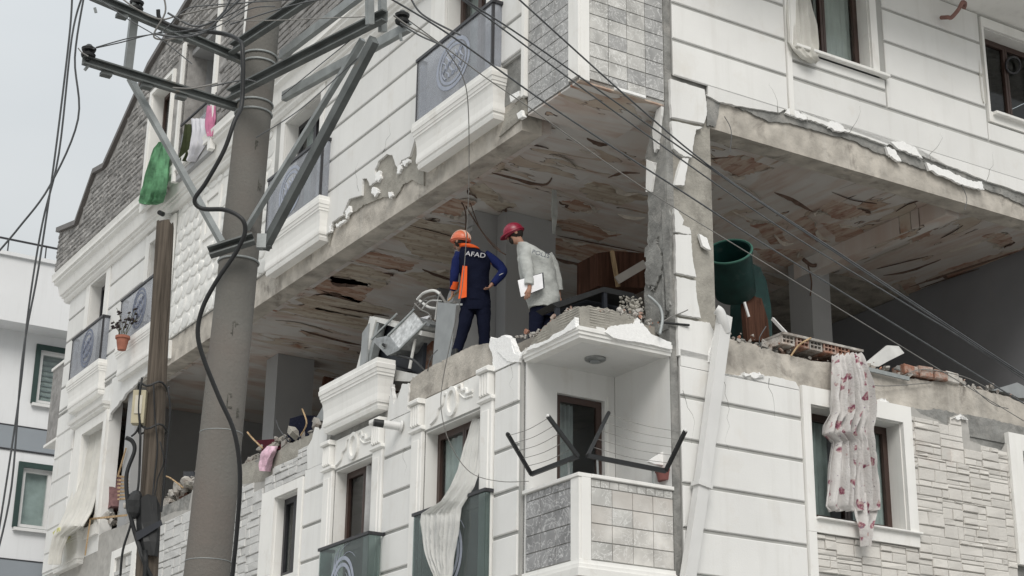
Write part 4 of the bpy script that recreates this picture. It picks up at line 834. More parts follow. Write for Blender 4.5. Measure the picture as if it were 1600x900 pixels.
hang('laundry_cloth', wcl, 'white cloth on the attic balcony rail between olive and pink cloth', 'laundry', 'L', [(185,297,318,.37),(205,298,320,.39),(228,296,316,.39),(245,293,306,.39),(252,293,301,.39)], 3, .025, n=24, seed=10, group='laundry on the attic balcony rail')
hang('laundry_cloth', pcl, 'pink cloth on the attic balcony rail beside the white one', 'laundry', 'L', [(165,323,335,.37),(185,321,334,.39),(200,321,333,.39),(213,324,331,.39)], 2, .02, n=16, seed=11, group='laundry on the attic balcony rail')
rr_ = MB(); rr_.tube([LF(*lp(283, 197, AO), AO), LF(*lp(340, 145, AO), AO)], .025, 6); P(rr_, 'handrail', DKPVC)
P(MB().box(LF, AW[0][0]+.01, AW[0][1]-.01, AW[0][2]+.02, AW[0][2]+.85, AO-.06, AO-.04), 'glass_panel', RAILG)
striped = M('pink_striped_cloth', (.6, .42, .5), .3, 14, .9, .1); maroon = plain('maroon_fabric', (.07, .012, .02), .9, .1)
hang('striped_cloth', striped, 'pink and white striped cloth hanging over the broken wall top', 'cloth', 'L', [(697,418,432,.05),(706,411,430,.1),(716,408,424,.12),(728,407,420,.12),(736,408,417,.12)], 2, .03, n=18, seed=12)

# ------------------------------------------------------------------ things fixed to or lying on the building
# white down pipe torn loose
pp = [RF(*rp(1124, 486, .18), .18), RF(*rp(1126, 492, .2), .2)]
dp = thing('down_pipe', 'white square down pipe torn loose and leaning against the white wall', 'pipe', RF(*rp(1078, 897, .16), .16))
a, b, c = RF(*rp(1132, 494, .2), .2), RF(*rp(1097, 755, .17), .17), RF(*rp(1073, 915, .15), .15)
P(MB().beam(a, b, .155, .11, AL), 'pipe_length', WPLAST, dp); P(MB().beam(b, c, .15, .105, AL), 'pipe_length', WPLAST, dp)
P(MB().beam(b + (a-b).normalized()*.0, b + (a-b).normalized()*-.05, .2, .15, AL), 'pipe_clip', WPLAST, dp)
P(MB().tube(crom([RF(*rp(1133, 520, .2), .21), RF(*rp(1127, 505, .2), .24), RF(*rp(1122, 490, .2), .24), RF(*rp(1117, 484, .2), .22)], 5), [.06]*16, 10), 'pipe_elbow', WPLAST, dp, smooth=60)
P(MB().tube([RF(*rp(1096, 752, .1), .1), RF(*rp(1080, 830, .09), .09), RF(*rp(1074, 832, .06), .05)], .008, 5), 'tie_wire', WIRE, dp)
# security cameras
def cctv(base, tip, label, r=.055):
    t = thing('security_camera', label, 'camera', base, 'security cameras on the left facade'); d = (tip-base).normalized()
    P(MB().tube([base - AR*-.0, base + d*.03], r*1.5, 12), 'mount', WPLAST, t, smooth=50); P(MB().tube([base + d*.03, base + d*((tip-base).length*.66)], r, 12), 'housing', WPLAST, t, smooth=50)
    P(MB().tube([base + d*((tip-base).length*.66), tip], [r*.95, r*.9], 12), 'lens_hood', BLACK, t, smooth=50)
cctv(LF(*lp(634, 668), .06), LF(*lp(584, 660, .42), .42), 'white bullet camera with black lens under the broken ledge between the French windows')
cctv(LF(*lp(272, 341), .1), LF(*lp(249, 332, .42), .42), 'white bullet camera above the wooden pole on the far part of the left facade', .05)
# flower pot
fp = thing('flower_pot', 'terracotta pot with a spindly flowering plant on the far balcony ledge', 'plant pot', LF(*lp(190, 545, .42), .42))
b = LF(*lp(190, 547, .42), .42); k_ = .0
P(MB().tube([b, b+ZZ*.22, b+ZZ*.221, b+ZZ*.27], [.08, .12, .14, .14], 14), 'pot', M('terracotta', (.32, .13, .09), .15, 8), fp, smooth=40)
rr = random.Random(2); stm = MB(); lf = MB()
for i in range(9):
    q = b + ZZ*.25 + Vector((rr.uniform(-.05,.05), rr.uniform(-.05,.05), 0)); e = q + Vector((rr.uniform(-.22,.22), rr.uniform(-.15,.15), rr.uniform(.25,.62))); stm.tube(crom([q, q.lerp(e,.5)+Vector((0,0,.04)), e], 4), .006, 5)
    for j in range(4):
        c = q.lerp(e, rr.uniform(.5, 1)) + Vector((rr.uniform(-.04,.04), rr.uniform(-.04,.04), 0)); lf.ell(c, Vector((.035,0,.01)), Vector((0,.03,0)), Vector((0,0,.02)), 6, 4)
P(stm, 'stem', M('stem_green', (.10, .10, .05), .2, 8), fp); P(lf, 'foliage', M('dark_leaf', (.045, .035, .035), .4, 12), fp, kind='stuff')
# drying racks of the corner balcony
def rack(p, q, ta, tb, legs, label):
    t = thing('drying_rack', label, 'drying rack', p, 'drying racks on the corner balcony'); P(MB().beam(p, q, .035, .05), 'bar', BLACK, t)
    for x, y in ((p, ta), (q, tb)): P(MB().beam(x, y, .035, .04, AR), 'arm', BLACK, t)
    P(MB().ell(ta, AR*.022, AL*.022, ZZ*.022, 8, 5), 'cap', BLACK, t); P(MB().ell(tb, AR*.022, AL*.022, ZZ*.022, 8, 5), 'cap', WPLAST, t)
    for k in range(5):
        f = .2+.19*k; a, b = p.lerp(ta, f), q.lerp(tb, f); P(MB().tube(crom([a, a.lerp(b,.5)-ZZ*.03, b], 5), .0035, 4), 'line', PALEWIRE, t)
    for f in legs: c = p.lerp(q, f); P(MB().tube([c, Vector((c.x, c.y, 5.9)) + (I(.03,.03,0)-I(0,0,0))], .012, 6), 'leg', GALV, t)
rack(LF(*lp(830,741,.06), .06), LF(*lp(903,713,.06), .06), LF(*lp(793,678,.45), .45), LF(*lp(856,650,.45), .45), (.8,), 'dark folding drying rack on the left side of the corner balcony')
rack(RF(*rp(918,712,.06), .06), RF(*rp(1040,736,.06), .06), RF(*rp(951,645,-.3), -.3), RF(*rp(1071,673,.4), .4), (.12, .83), 'dark folding drying rack over the right parapet of the corner balcony')
bk = RF(*rp(1040, 752, -.15), -.15); solo(MB().tube([bk, bk+ZZ*.1, bk+ZZ*.101, bk+ZZ*.13], [.09, .11, .12, .12], 14), 'bucket', M('dull_red_plastic', (.25, .10, .09), .1, 8, .5), 'small dull red pot standing behind the right parapet of the corner balcony', 'pot', None, 40)
solo(MB().prism(RI(.2), [rp(x, y, -.2) for x, y in ((1010,722),(1018,716),(1036,705),(1041,706),(1041,712),(1036,728),(1020,726))], 0, .04), 'foam_shard', FOAM, 'white foam shard leaning on the drying rack of the corner balcony', 'debris')
P(MB().tube(crom([RF(*rp(1479,23,.2),.1), RF(*rp(1481,27,.25),.25), RF(*rp(1487,27,.3),.3), RF(*rp(1497,15,.35),.36), RF(*rp(1503,4,.35),.36), RF(*rp(1508,6,.3),.3), RF(*rp(1509,12,.3),.26)], 5), .03, 8), 'roof_spout', M('rusty_pipe', (.25, .14, .12), .2, 8), smooth=60)

# ---------------- kitchen wreck at the left edge
def P4(u, x, y): s, h = lp(x, y, -u); return I(u, s, h)
ap = thing('wrecked_oven', 'overturned white appliance cabinet with its dark inside open to the street', 'appliance', P4(.3, 610, 590))
def slab3(pts, u, dv, th=None): # quad on plane u extruded inwards
    return MB().loft([[P4(u, *p) for p in pts], [P4(u, *p) + dv for p in pts]])
inn = AR*.5
P(slab3([(578,494),(587,499),(566,583),(554,586)], .12, inn), 'side_panel', APPW, ap)
P(slab3([(554,586),(566,566),(655,586),(640,596),(556,592)], .12, inn*.9), 'bottom_panel', APPW, ap)
P(slab3([(582,494),(660,517),(658,524),(583,501)], .14, inn), 'top_panel', APPW, ap)
P(slab3([(584,500),(664,520),(658,592),(562,580)], .3, AR*.05), 'oven_back', DARKP, ap)
P(slab3([(572,560),(600,566),(640,580),(600,578)], .2, AR*.08), 'oven_shelf', BLACK, ap)
P(slab3([(588,504),(592,505),(578,566),(573,564)], .14, AR*.1), 'oven_rail', GALV, ap)
P(slab3([(566,520),(576,505),(572,565),(562,575)], .1, AR*.03), 'door_gasket', GREYP, ap)
P(MB().tube([P4(.16, 651, 520), P4(.16, 640, 576)], .022, 8), 'handle', APPW, ap, smooth=60)
P(slab3([(645,527),(668,531),(662,588),(648,586)], .4, AR*.25), 'insulation', RED, ap)
bx = thing('sheet_metal_box', 'crumpled silver sheet metal box tipped on top of the overturned appliance', 'appliance', P4(.1, 612, 556))
A_, B_, C_, D_ = P4(.02, 581, 531), P4(.02, 607, 525), P4(.02, 624, 547), P4(.02, 605, 556)
d_ = P4(.16, 645, 487) - P4(.02, 607, 525); th = (C_-B_).normalized()*.012
P(MB().loft([[A_, B_, C_, D_], [q + d_*.03 for q in (A_, B_, C_, D_)]]), 'end_plate', SILV, bx)
P(MB().loft([[B_+d_*.03, C_+d_*.03, C_+d_*.03+AR*.02, B_+d_*.03+AR*.02], [B_+d_*.5+th, C_+d_*.5-th, C_+d_*.5+AR*.02, B_+d_*.5+AR*.02], [B_+d_, C_+d_, C_+d_+AR*.02, B_+d_+AR*.02]]), 'side_plate', M('lit_side_sheet', (.55, .56, .56), .35, 16, .45, .5, .4, bump=.6, bs=14), bx)  # lighter tone than the other plates paints in the lit side of the box
P(MB().loft([[D_+d_*.03, C_+d_*.03, C_+d_*.03+AR*.3, D_+d_*.03+AR*.3], [D_+d_, C_+d_, C_+d_+AR*.3, D_+d_+AR*.3]]), 'bottom_plate', SILV, bx)
P(MB().loft([[A_+d_*.03+AR*.28, B_+d_*.03+AR*.28, B_+d_*.03+AR*.3, A_+d_*.03+AR*.3], [A_+d_+AR*.28, B_+d_+AR*.28, B_+d_+AR*.3, A_+d_+AR*.3]]), 'inner_liner', PAPER, bx, wob=.02)
for q in (A_, B_, C_): P(MB().beam(q - AR*.012, q + d_*1.1 - AR*.012, .02, .024), 'rim', GALV, bx)
c_ = P4(.0, 598, 541); P(MB().tube([c_, c_ + d_*.06], .032, 12), 'outlet', BLACK, bx)
P(MB().tube([c_ - d_*.01, c_ + d_*.03], .045, 12), 'outlet_rim', GALV, bx)
P(slab3([(655,496),(672,506),(664,524),(646,514)], .25, AR*.2), 'motor_housing', GREYP, bx)
pn = thing('upright_cupboard', 'grey sheet cupboard standing upright beside the person in the orange helmet', 'cupboard', P4(.12, 690, 570))
P(MB().loft([[P4(u, x, y) for x, y in ((684,472),(713,475),(704,560),(675,574))] for u in (.12, .2)]), 'sheet', GREYP, pn)
ho = thing('pale_hoses', 'tangle of pale bent hoses and pipes on top of the wreckage', 'hose', P4(.15, 680, 480))
for i, q in enumerate(([(652,468),(662,458),(678,454),(688,460)], [(654,478),(666,466),(682,462)], [(660,482),(672,470),(690,470)], [(684,456),(692,466),(698,474),(712,473)], [(688,456),(684,470),(680,500)], [(648,474),(658,484),(670,490),(674,500)], [(656,470),(670,480),(684,482)], [(645,482),(655,472),(668,470)])):
    P(MB().tube(crom([P4(.12+.03*i, *p) for p in q], 5), .011 if i % 3 else .02, 7), 'hose', (APPW, PALEWIRE)[i % 2], ho, smooth=60)
solo(MB().tube([P4(.1, 700, 470), P4(.4, 732, 442)], .012, 6), 'thin_rod', PLANK, 'thin wooden rod leaning up from the pale hoses', 'rod')
solo(MB().tube(crom([P4(.06, 622, 555), P4(.05, 645, 562), P4(.05, 658, 573), P4(.08, 664, 580)], 5), .016, 6), 'dark_hose', BLACK, 'dark hose hanging under the tipped silver box', 'hose')
sb = P4(.05, 562, 598); s2 = MB(); wallgrid(s2, LI(.05), *sorted((lp(556,600,-.05)[0], lp(568,600,-.05)[0])), lp(562,608,-.05)[1], lp(562,590,-.05)[1], [(lp(565,600,-.05)[0], lp(559,600,-.05)[0], lp(562,606,-.05)[1], lp(562,593,-.05)[1])], -.05, .02); solo(s2, 'wall_socket_box', WPLAST, 'small white open socket box on the far ledge top', 'box')

# ---------------- corner room debris
tb = thing('black_table', 'black low table with a dark frame lying behind the torn balcony edge', 'table', I(1.0, .9, 7.86))
def Pv(v, x, y): s, h = rp(x, y, -v); return I(s, v, h)
P(MB().loft([[Pv(.9, x, y) for x, y in ((862,474),(944,448),(990,458),(998,468),(942,456),(872,481))], [Pv(.9, x, y) + AL*.35 for x, y in ((862,474),(944,448),(990,458),(998,468),(942,456),(872,481))]]), 'table_top', BLACK, tb)
for q in ((944,452,945,492), (985,462,986,500), (870,478,872,505)): P(MB().beam(Pv(.93, q[0], q[1]), Pv(.93, q[2], q[3]), .05, .05), 'leg', DARKP, tb)
P(MB().loft([[Pv(1.3, x, y) for x, y in ((872,482),(944,458),(995,470),(1000,520),(872,520))], [Pv(1.34, x, y) for x, y in ((872,482),(944,458),(995,470),(1000,520),(872,520))]]), 'back_panel', DARKP, tb)
cb = thing('brown_cabinet', 'brown veneer cabinet leaning in the dark behind the corner column', 'cabinet', I(2.2, 2.6, 7.86))
q = ((934,395),(960,392),(1014,396),(1014,450),(934,447)); P(MB().loft([[Pv(2.6, *p) for p in q], [Pv(2.6, *p) + AL*.5 for p in q]]), 'carcass', WALNUT, cb)
P(MB().beam(Pv(2.55, 956, 392), Pv(2.55, 966, 448), .04, .05), 'door_edge', PLANK, cb)
solo(MB().beam(Pv(2.4, 964, 438), Pv(2.3, 1008, 412), .03, .11), 'pale_board', M('pale_board', (.42, .39, .36), .1, 5), 'pale board lying slanted across the brown cabinet', 'board')
fl = MB(); rr = random.Random(12)
for i in range(150):
    c = Pv(.35+rr.uniform(-.1,.2), 992+rr.gauss(0,6)+(-14 if i % 5 == 0 else 0), 482+rr.gauss(0,9)); r_ = rr.uniform(.008,.026); ax = Vector((rr.gauss(0,1), rr.gauss(0,1), rr.gauss(0,1))).normalized(); a = ax.orthogonal(); b = ax.cross(a)
    fl.loft([[c + ax*t*r_ + (a*math.cos(q) + b*math.sin(q))*r_*k for q in (.2, 1.5, 2.6, 4.1, 5.3)] for t, k in ((-.6, .6), (.1, 1), (.6, .5))])
solo(fl, 'pale_rubble_heap', ADH, 'crumbly pale clods heaped on the edge beside the corner column', 'rubble', kind='stuff')
for i, (q, m_, lb) in enumerate((([(1012,462),(1022,470),(1032,482),(1035,500),(1031,522)], GALV, 'bent grey conduit curling over the torn edge beside the corner column'), ([(1036,503),(1050,494),(1062,490),(1075,484)], PALEWIRE, 'thin pale wire sticking up beside the corner column'), ([(1036,504),(1055,506),(1077,508)], BLACK, 'black cable end sticking out of the corner column'))):
    solo(MB().tube(crom([RF(*rp(x, y, .02+.12*j/4), .02+.12*j/4) for j, (x, y) in enumerate(q)], 6), (.018, .007, .014)[i], 7), 'loose_conduit', m_, lb, 'conduit', None, 60)
solo(MB().loft([[Pv(3.2, 867, 296) + AR*d + AL*e for d, e in ((-.03,0),(.03,0),(.03,.03),(-.03,.03))], [Pv(3.2, 868, 330) + AR*d + AL*e for d, e in ((-.05,0),(.04,0),(.04,.03),(-.05,.03))], [Pv(3.2, 866, 366) + AR*d + AL*e for d, e in ((-.015,0),(.015,0),(.015,.02),(-.015,.02))]], cap=True), 'hanging_plaster_strip', COAT, 'pale strip of plaster hanging from the ceiling behind the person in the pale jacket', 'plaster')

# ---------------- right room things
gt = thing('green_barrel', 'dark green round plastic tub tipped on its side behind the corner column', 'barrel', I(2.9, .7, 7.86))
c1 = Pv(.75, 1139, 393); c0 = Pv(.75, 1143, 468); ax = (UC*.87 - XC*.14 - ray(1142, 393).normalized()*.5).normalized(); c0 = c1 - ax*(c1-c0).length*1.02; a = ax.cross(FW).normalized(); b = ax.cross(a); L_ = (c1-c0).length
def tub(c, r0, r1, L, th=.012):
    R_ = lambda k, r: [c + ax*k + a*r*math.cos(t*math.pi/16) + b*r*math.sin(t*math.pi/16) for t in range(32)]
    return [R_(0, r0*.9), R_(.03, r0), R_(L*.5, (r0+r1)/2), R_(L-.04, r1), R_(L-.04, r1+.018), R_(L, r1+.018), R_(L, r1-th), R_(L*.5, (r0+r1)/2-th), R_(.05, r0-th), R_(.05, .01)]
P(MB().loft(tub(c0, .265, .285, L_)), 'tub', GREENP, gt, smooth=40)
R_ = [c1 + a*.297*math.cos(t*math.pi/16) + b*.297*math.sin(t*math.pi/16) for t in range(33)]; P(MB().tube(R_, .014, 6), 'rim', plain('pale_green_rim', (.05, .14, .11), .5), gt, smooth=60)
g2 = thing('green_drum', 'darker green drum half hidden behind the tipped tub', 'barrel', I(3.3, 1.1, 7.86))
P(MB().loft([[Pv(1.2, *p) for p in ((1176,412),(1188,418),(1198,440),(1205,480),(1207,532),(1170,532),(1172,440))], [Pv(1.2, *p)+AL*.4 for p in ((1176,412),(1188,418),(1198,440),(1205,480),(1207,532),(1170,532),(1172,440))]]), 'drum', GREENP, g2, smooth=30)
for i, q in enumerate((((1163,470),(1180,462),(1190,480),(1196,532),(1168,532)), ((1180,464),(1190,466),(1200,500),(1203,533),(1197,533)))):
    solo(MB().loft([[Pv(.9+.1*i, *p) for p in q], [Pv(.9+.1*i, *p)+AL*.08 for p in q]]), 'brown_board', WALNUT, ('broad brown board leaning below the green tub', 'narrow brown board beside the broad one below the green tub')[i], 'board')
solo(MB().beam(Pv(.6, 1163, 472), Pv(.6, 1170, 495), .02, .03), 'white_stick', WPLAST, 'short white stick leaning on the brown boards', 'stick')
solo(MB().beam(Pv(.8, 1207, 498), Pv(.5, 1233, 526), .03, .04), 'white_stick', WPLAST, 'white batten leaning left of the hollow brick slab', 'stick')
# hollow brick slab lying on the edge
hb = thing('hollow_brick_slab', 'slab of hollow red bricks under pale plaster lying on the broken floor edge', 'debris', RF(*rp(1260, 552, .0), .0))
def rb(x0, x1, yt, yb, o0, o1): s0, h = rp(x0, yt, o1); s1, _ = rp(x1, yt, o1); return s0, s1
sA, hA = rp(1222, 547, .03); sB, hB = rp(1347, 553, .03); hT = rp(1285, 533, .03)[1]; hBt = rp(1285, 550, .03)[1]
P(MB().box(RF, sA, sB, hT-.03, hT, -.35, .06), 'plaster_layer', RUB, hb, wob=.012)
k = 6; wd_ = (sB-sA)/k; rr = random.Random(3)
for i in range(k):
    mb = MB(); a0, a1 = sA+i*wd_+.008, sA+(i+1)*wd_-.008
    hs = [(a0+.02+j*(a1-a0-.03)/3, a0+.01+(j+1)*(a1-a0-.03)/3, hBt+.025+q*.05, hBt+.06+q*.05) for j in range(3) for q in range(2)]
    wallgrid(mb, RF, a0, a1, hBt, hT-.032, hs, -.3, .04+rr.uniform(-.03,.03)); P(mb, 'brick', RED if i in (1, 4, 5) else (RUB if i in (0, 2) else RED), hb)
h2 = thing('hollow_brick_piece', 'broken piece of hollow brick wall lying right of the pale board on the floor edge', 'debris', RF(*rp(1450, 595, .0), .0))
sA, _ = rp(1412, 582, .0); sB, _ = rp(1496, 592, .0); hT = rp(1450, 577, .0)[1]; hBt = rp(1450, 592, .0)[1]
for i in range(4):
    a0 = sA+(sB-sA)*i/4; P(MB().box(RF, a0+.006, a0+(sB-sA)/4-.006, hBt, hT+.02*(i % 2), -.22, .03+.02*i % .05, .015), 'brick', RUB if i == 3 else RED, h2, wob=.02)
pb = RPS([(1346,572),(1385,540),(1403,541),(1412,552),(1388,564),(1372,573)], -.1)
solo(MB().prism(RI(.1), pb, -.012, .012), 'pale_board', APPW, 'pale rounded board tilted on the edge between the two brick pieces', 'board')
solo(MB().beam(RF(*rp(1335,572,.05),.05), RF(*rp(1420,592,.06),.06), .03, .05), 'grey_pipe', GALV, 'grey pipe lying along the floor edge under the pale board', 'pipe')
pb = RPS([(1548,610),(1588,598),(1600,604),(1612,622),(1590,622),(1575,614)], -.05); solo(MB().prism(RI(.05), pb, -.3, .015), 'tilted_board', GREYP, 'grey board tilted on the floor edge at the right border of the picture', 'board')
# rubble along the edges: lumps one can tell apart
rr = random.Random(77)
def chip(mb, c, r):
    ax = Vector((rr.gauss(0,1), rr.gauss(0,1), rr.gauss(0,1))).normalized(); a = ax.orthogonal().normalized(); b_ = ax.cross(a); n = rr.choice((4, 5, 5, 6)); k0, k1 = rr.uniform(.5, 1), rr.uniform(.4, .9); h = rr.uniform(.5, 1.1)
    an = sorted(rr.uniform(0, 2*math.pi) for _ in range(n)) if n > 4 else [.3, 1.9, 3.4, 5.0]
    mb.loft([[c + ax*(t*h*r) + (a*math.cos(q)*rr.uniform(.7, 1.2) + b_*math.sin(q)*rr.uniform(.6, 1))*r*k for q in an] for t, k in ((-.5, k0), (.1, 1), (.5, k1))])
def rubble(pts, side, label, n, rmin, rmax, o=(-.4, .0), m=RUB):
    mb, m2 = MB(), MB()
    for i in range(n):
        t = rr.random()*(len(pts)-1); j = int(t); f = t-j; x = pts[j][0]*(1-f)+pts[j+1][0]*f; y = pts[j][1]*(1-f)+pts[j+1][1]*f; oo = rr.uniform(*o)
        s, h = (lp if side == 'L' else rp)(x, y, 0); r = rmin + (rmax-rmin)*rr.random()**2.5
        chip(mb if rr.random() < .72 or n < 60 else m2, (LF if side == 'L' else RF)(s, h + rr.uniform(-.6, .6)*r + (.12*rr.random()**2 if rmax > .07 else 0) + min(-oo*.12, .05), oo), r)
    solo(mb, 'rubble', m, label, 'rubble', kind='stuff')
    if m2.v: solo(m2, 'brick_rubble', rr.choice((RED, ADH, MORT)), 'darker crumbs among the ' + label, 'rubble', kind='stuff')
rubble([(370,745),(400,704),(440,692),(480,676),(500,664)], 'L', 'pale rubble on the broken wall top between the concrete pole and the ledge', 260, .015, .16, (-.7, -.0))
rubble([(245,790),(280,766),(300,756)], 'L', 'pale rubble on the wall top between the two poles', 200, .02, .19, (-.7, -.0))
rubble([(110,835),(150,818),(200,790)], 'L', 'pale rubble at the broken far end of the floor', 130, .02, .14, (-.4, .02))
rubble([(1140,530),(1215,550),(1340,572),(1420,590),(1500,602),(1590,622)], 'R', 'small rubble along the bare floor edge of the right facade', 260, .01, .075, (-.35, .01))
rubble([(645,592),(700,562),(765,538)], 'L', 'crumbs on the slab block below the person in the orange helmet', 110, .01, .06, (-.3, .02))
rubble([(1165,535),(1200,546),(1240,556)], 'R', 'heap of broken plaster behind the floor edge below the green tub', 120, .02, .11, (-1.0, -.1))
rubble([(1350,576),(1440,594),(1560,618)], 'R', 'broken plaster pieces along the floor edge of the right room', 110, .015, .09, (-.6, -.02))
rubble([(640,600),(665,582),(690,568)], 'L', 'broken plaster heap under the overturned appliance', 60, .02, .08, (-.6, -.1))
rubble([(560,600),(585,590),(610,588)], 'L', 'broken plaster on the ledge below the overturned appliance', 50, .01, .05, (-.2, .18))
rubble([(1100,150),(1240,180),(1400,236),(1600,312)], 'R', 'crumbs of mortar stuck along the torn cladding above the beam', 90, .008, .03, (.0, .03), MORT)
rubble([(800,525),(840,520),(880,482),(960,484),(1010,510)], 'L', 'crumbs on the torn balcony edge at the corner', 120, .01, .06, (-.3, .0))
for i, (sd_, q, m_, r_) in enumerate((('L', [(452,690),(440,672),(436,655)], WIRE, .006), ('L', [(470,680),(482,662),(478,640)], PLANK, .012), ('L', [(410,700),(396,684),(392,676)], PLANK, .014), ('R', [(1190,545),(1184,530),(1192,512)], WIRE, .006), ('R', [(1236,556),(1246,540),(1262,530)], PLANK, .012),
        ('R', [(1410,588),(1440,578),(1500,590),(1540,612)], PALEWIRE, .006), ('R', [(1455,598),(1380,604),(1340,600)], PALEWIRE, .006), ('R', [(1520,606),(1548,632),(1570,640)], WIRE, .005), ('L', [(668,580),(676,560),(690,548)], WIRE, .006), ('L', [(286,762),(270,748),(262,744)], PLANK, .014), ('L', [(540,600),(530,590),(520,606)], WIRE, .006), ('L', [(515,606),(540,604),(556,604)], WPLAST, .012), ('R', [(1132,182),(1140,205),(1136,240)], WIRE, .005), ('R', [(1500,285),(1508,310),(1502,330)], WIRE, .005))):
    fr_, cv = (LF, lp) if sd_ == 'L' else (RF, rp); P(MB().tube(crom([fr_(*cv(x, y, .04), .04 + .03*k) for k, (x, y) in enumerate(q)], 5), r_, 6), 'torn_wire' if r_ < .01 else 'splinter', m_)
# darker household heaps at the left
for q, m_, nm, lb, ct in (([(286,735),(302,735),(304,752),(287,754)], DARKP, 'dark_crate', 'dark blue crate on the rubble left of the concrete pole', 'crate'), ([(447,690),(452,655),(470,648),(492,652),(500,665),(480,682)], NAVY, 'dark_bundle', 'dark bundle of fabric piled on the wall top under the ledge', 'bundle'),
                       ([(492,655),(512,622),(524,655)], GREYP, 'grey_shard', 'grey pointed shard standing in the heap beside the ledge', 'debris'), ([(398,690),(425,686),(432,700),(410,704)], maroon, 'maroon_cloth_bundle', 'maroon cloth bundle under the striped cloth', 'bundle'),
                       ([(155,748),(162,735),(170,745),(172,790),(160,800)], M('dusty_pink_cloth', (.22, .13, .13), .3, 12, .9, .1), 'dusty_bundle', 'dusty pink bundle in the window hole at the far left', 'bundle'), ([(82,832),(92,826),(97,838),(86,848)], M('pale_yellow_cloth', (.55, .54, .25), .1, 8, .9), 'yellow_rag', 'pale yellow rag on the far left ledge', 'cloth'),
                       ([(278,775),(292,768),(300,785),(296,790)], WALNUT, 'splintered_board', 'splintered dark board sticking out of the rubble between the poles', 'board')):
    u = .08 if 'yellow' not in nm else -.4
    solo(MB().loft([[P4(u, *p) for p in q], [P4(u, *p) + AR*.25 for p in q]]), nm, m_, lb, ct, wob=.05)
sl_ = thing('wooden_rack', 'broken slatted wooden rack in the far window opening beside the wooden pole', 'rack', P4(-.1, 185, 800))
for k in range(7): P(MB().beam(P4(.05, 184, 744+k*6), P4(.05, 201, 746+k*5.4), .02, .035), 'slat', PLANK, sl_)
P(MB().beam(P4(-.12, 140, 811), P4(-.12, 198, 805), .02, .035), 'rail', PLANK, sl_); P(MB().beam(P4(.0, 197, 700), P4(.0, 184, 745), .02, .04), 'rail', PLANK, sl_); P(MB().beam(P4(-.3, 141, 812), P4(-.3, 133, 868), .02, .03), 'rail', PLANK, sl_)
# peeled patches, curled paint and cracks of the ceilings
def peelmat(name, c0, c1, c2, rot, sx, sy):
    n = N(name); f = n.noise(1, 5, .6, n.vec((sx, sy, 0), rot), .6); c = n.ramp(f, [(.3, c0), (.47, c1), (.58, c2), (.72, c1)]); c = n.mix(n.thr(n.noise(9, 4), .55, .75), c, sca(c0, .7)); n.bump(f, .7, .02); return n.done(c, .95, .1)
RT = -(math.pi/2-YAW)
PEEL_T = peelmat('peeled_tan', (.36, .27, .21), (.50, .43, .35), (.60, .55, .47), RT, 1.2, 7); PEEL_R = peelmat('peeled_red', (.33, .17, .12), (.46, .32, .25), (.58, .49, .42), RT, 1.2, 7); PEEL_B = peelmat('peeled_right', (.34, .18, .14), (.47, .34, .28), (.58, .50, .43), RT, 7, 1.2)
FLK = M('curled_paint', (.50, .46, .41), .2, 6, .9, .1); CRK = M('dark_crack', (.15, .105, .085), .3, 9, .95, .1)
rr = random.Random(31)
def cz(x, y): q = loc(wz(x, y, 10.785)); return (q.x, q.y), (10.785 if not (q.x < 1.3 and q.y < 1.13) else 10.639)
def curl(path, w_, dr, m=FLK, sd=1, n=5):
    pts = crom([Vector((p[0], p[1], 0)) for p in path], n); mb = MB(); rings = []; zc = 10.784 if not all(p[0] < 1.3 and p[1] < 1.13 for p in path) else 10.638
    for j, p in enumerate(pts):
        t = j/(len(pts)-1); d = pts[min(j+1, len(pts)-1)]-pts[max(j-1, 0)]; nn = Vector((-d.y, d.x, 0)).normalized()*sd; k = math.sin(math.pi*(t*.92+.04))*(.6+.8*abs(noise.noise(Vector((j*.6, path[0][0]*7, path[0][1]))))); w = w_*k; h = dr*k
        c = I(p.x, p.y, zc); N_ = AR*nn.x + AL*nn.y
        rings.append([c + ZZ*.002, c + N_*w*.6 - ZZ*h*.45, c + N_*w - ZZ*h, c + N_*w*.88 - ZZ*(h+.005), c + N_*w*.5 - ZZ*(h*.45+.006), c - ZZ*.005])
    P(mb.loft(rings), 'paint_flake', m)
def peel(pts, m, k=1):
    mx, my = sum(p[0] for p in pts)/len(pts), sum(p[1] for p in pts)/len(pts); pts = [(mx+(x-mx)*1.22, my+(y-my)*1.3) for x, y in pts]
    q = [cz(*p) for p in pts]; poly = jag([a for a, z in q] + [q[0][0]], .045, len(pts)+int(pts[0][0]), 4)[:-1]; zc = min(z for a, z in q)
    P(MB().prism(lambda a, b, c: I(a, b, c), poly, zc-.005, zc+.002), 'peeled_patch', m)
    for i in range(k*len(pts)):
        j = rr.randrange(len(poly)); n_ = rr.randint(3, 9); seg = [poly[(j+t) % len(poly)] for t in range(n_)]
        curl(seg, rr.uniform(.03, .09), rr.uniform(.015, .05), FLK if rr.random() < .85 else CRK, rr.choice((-1, 1)), 2)
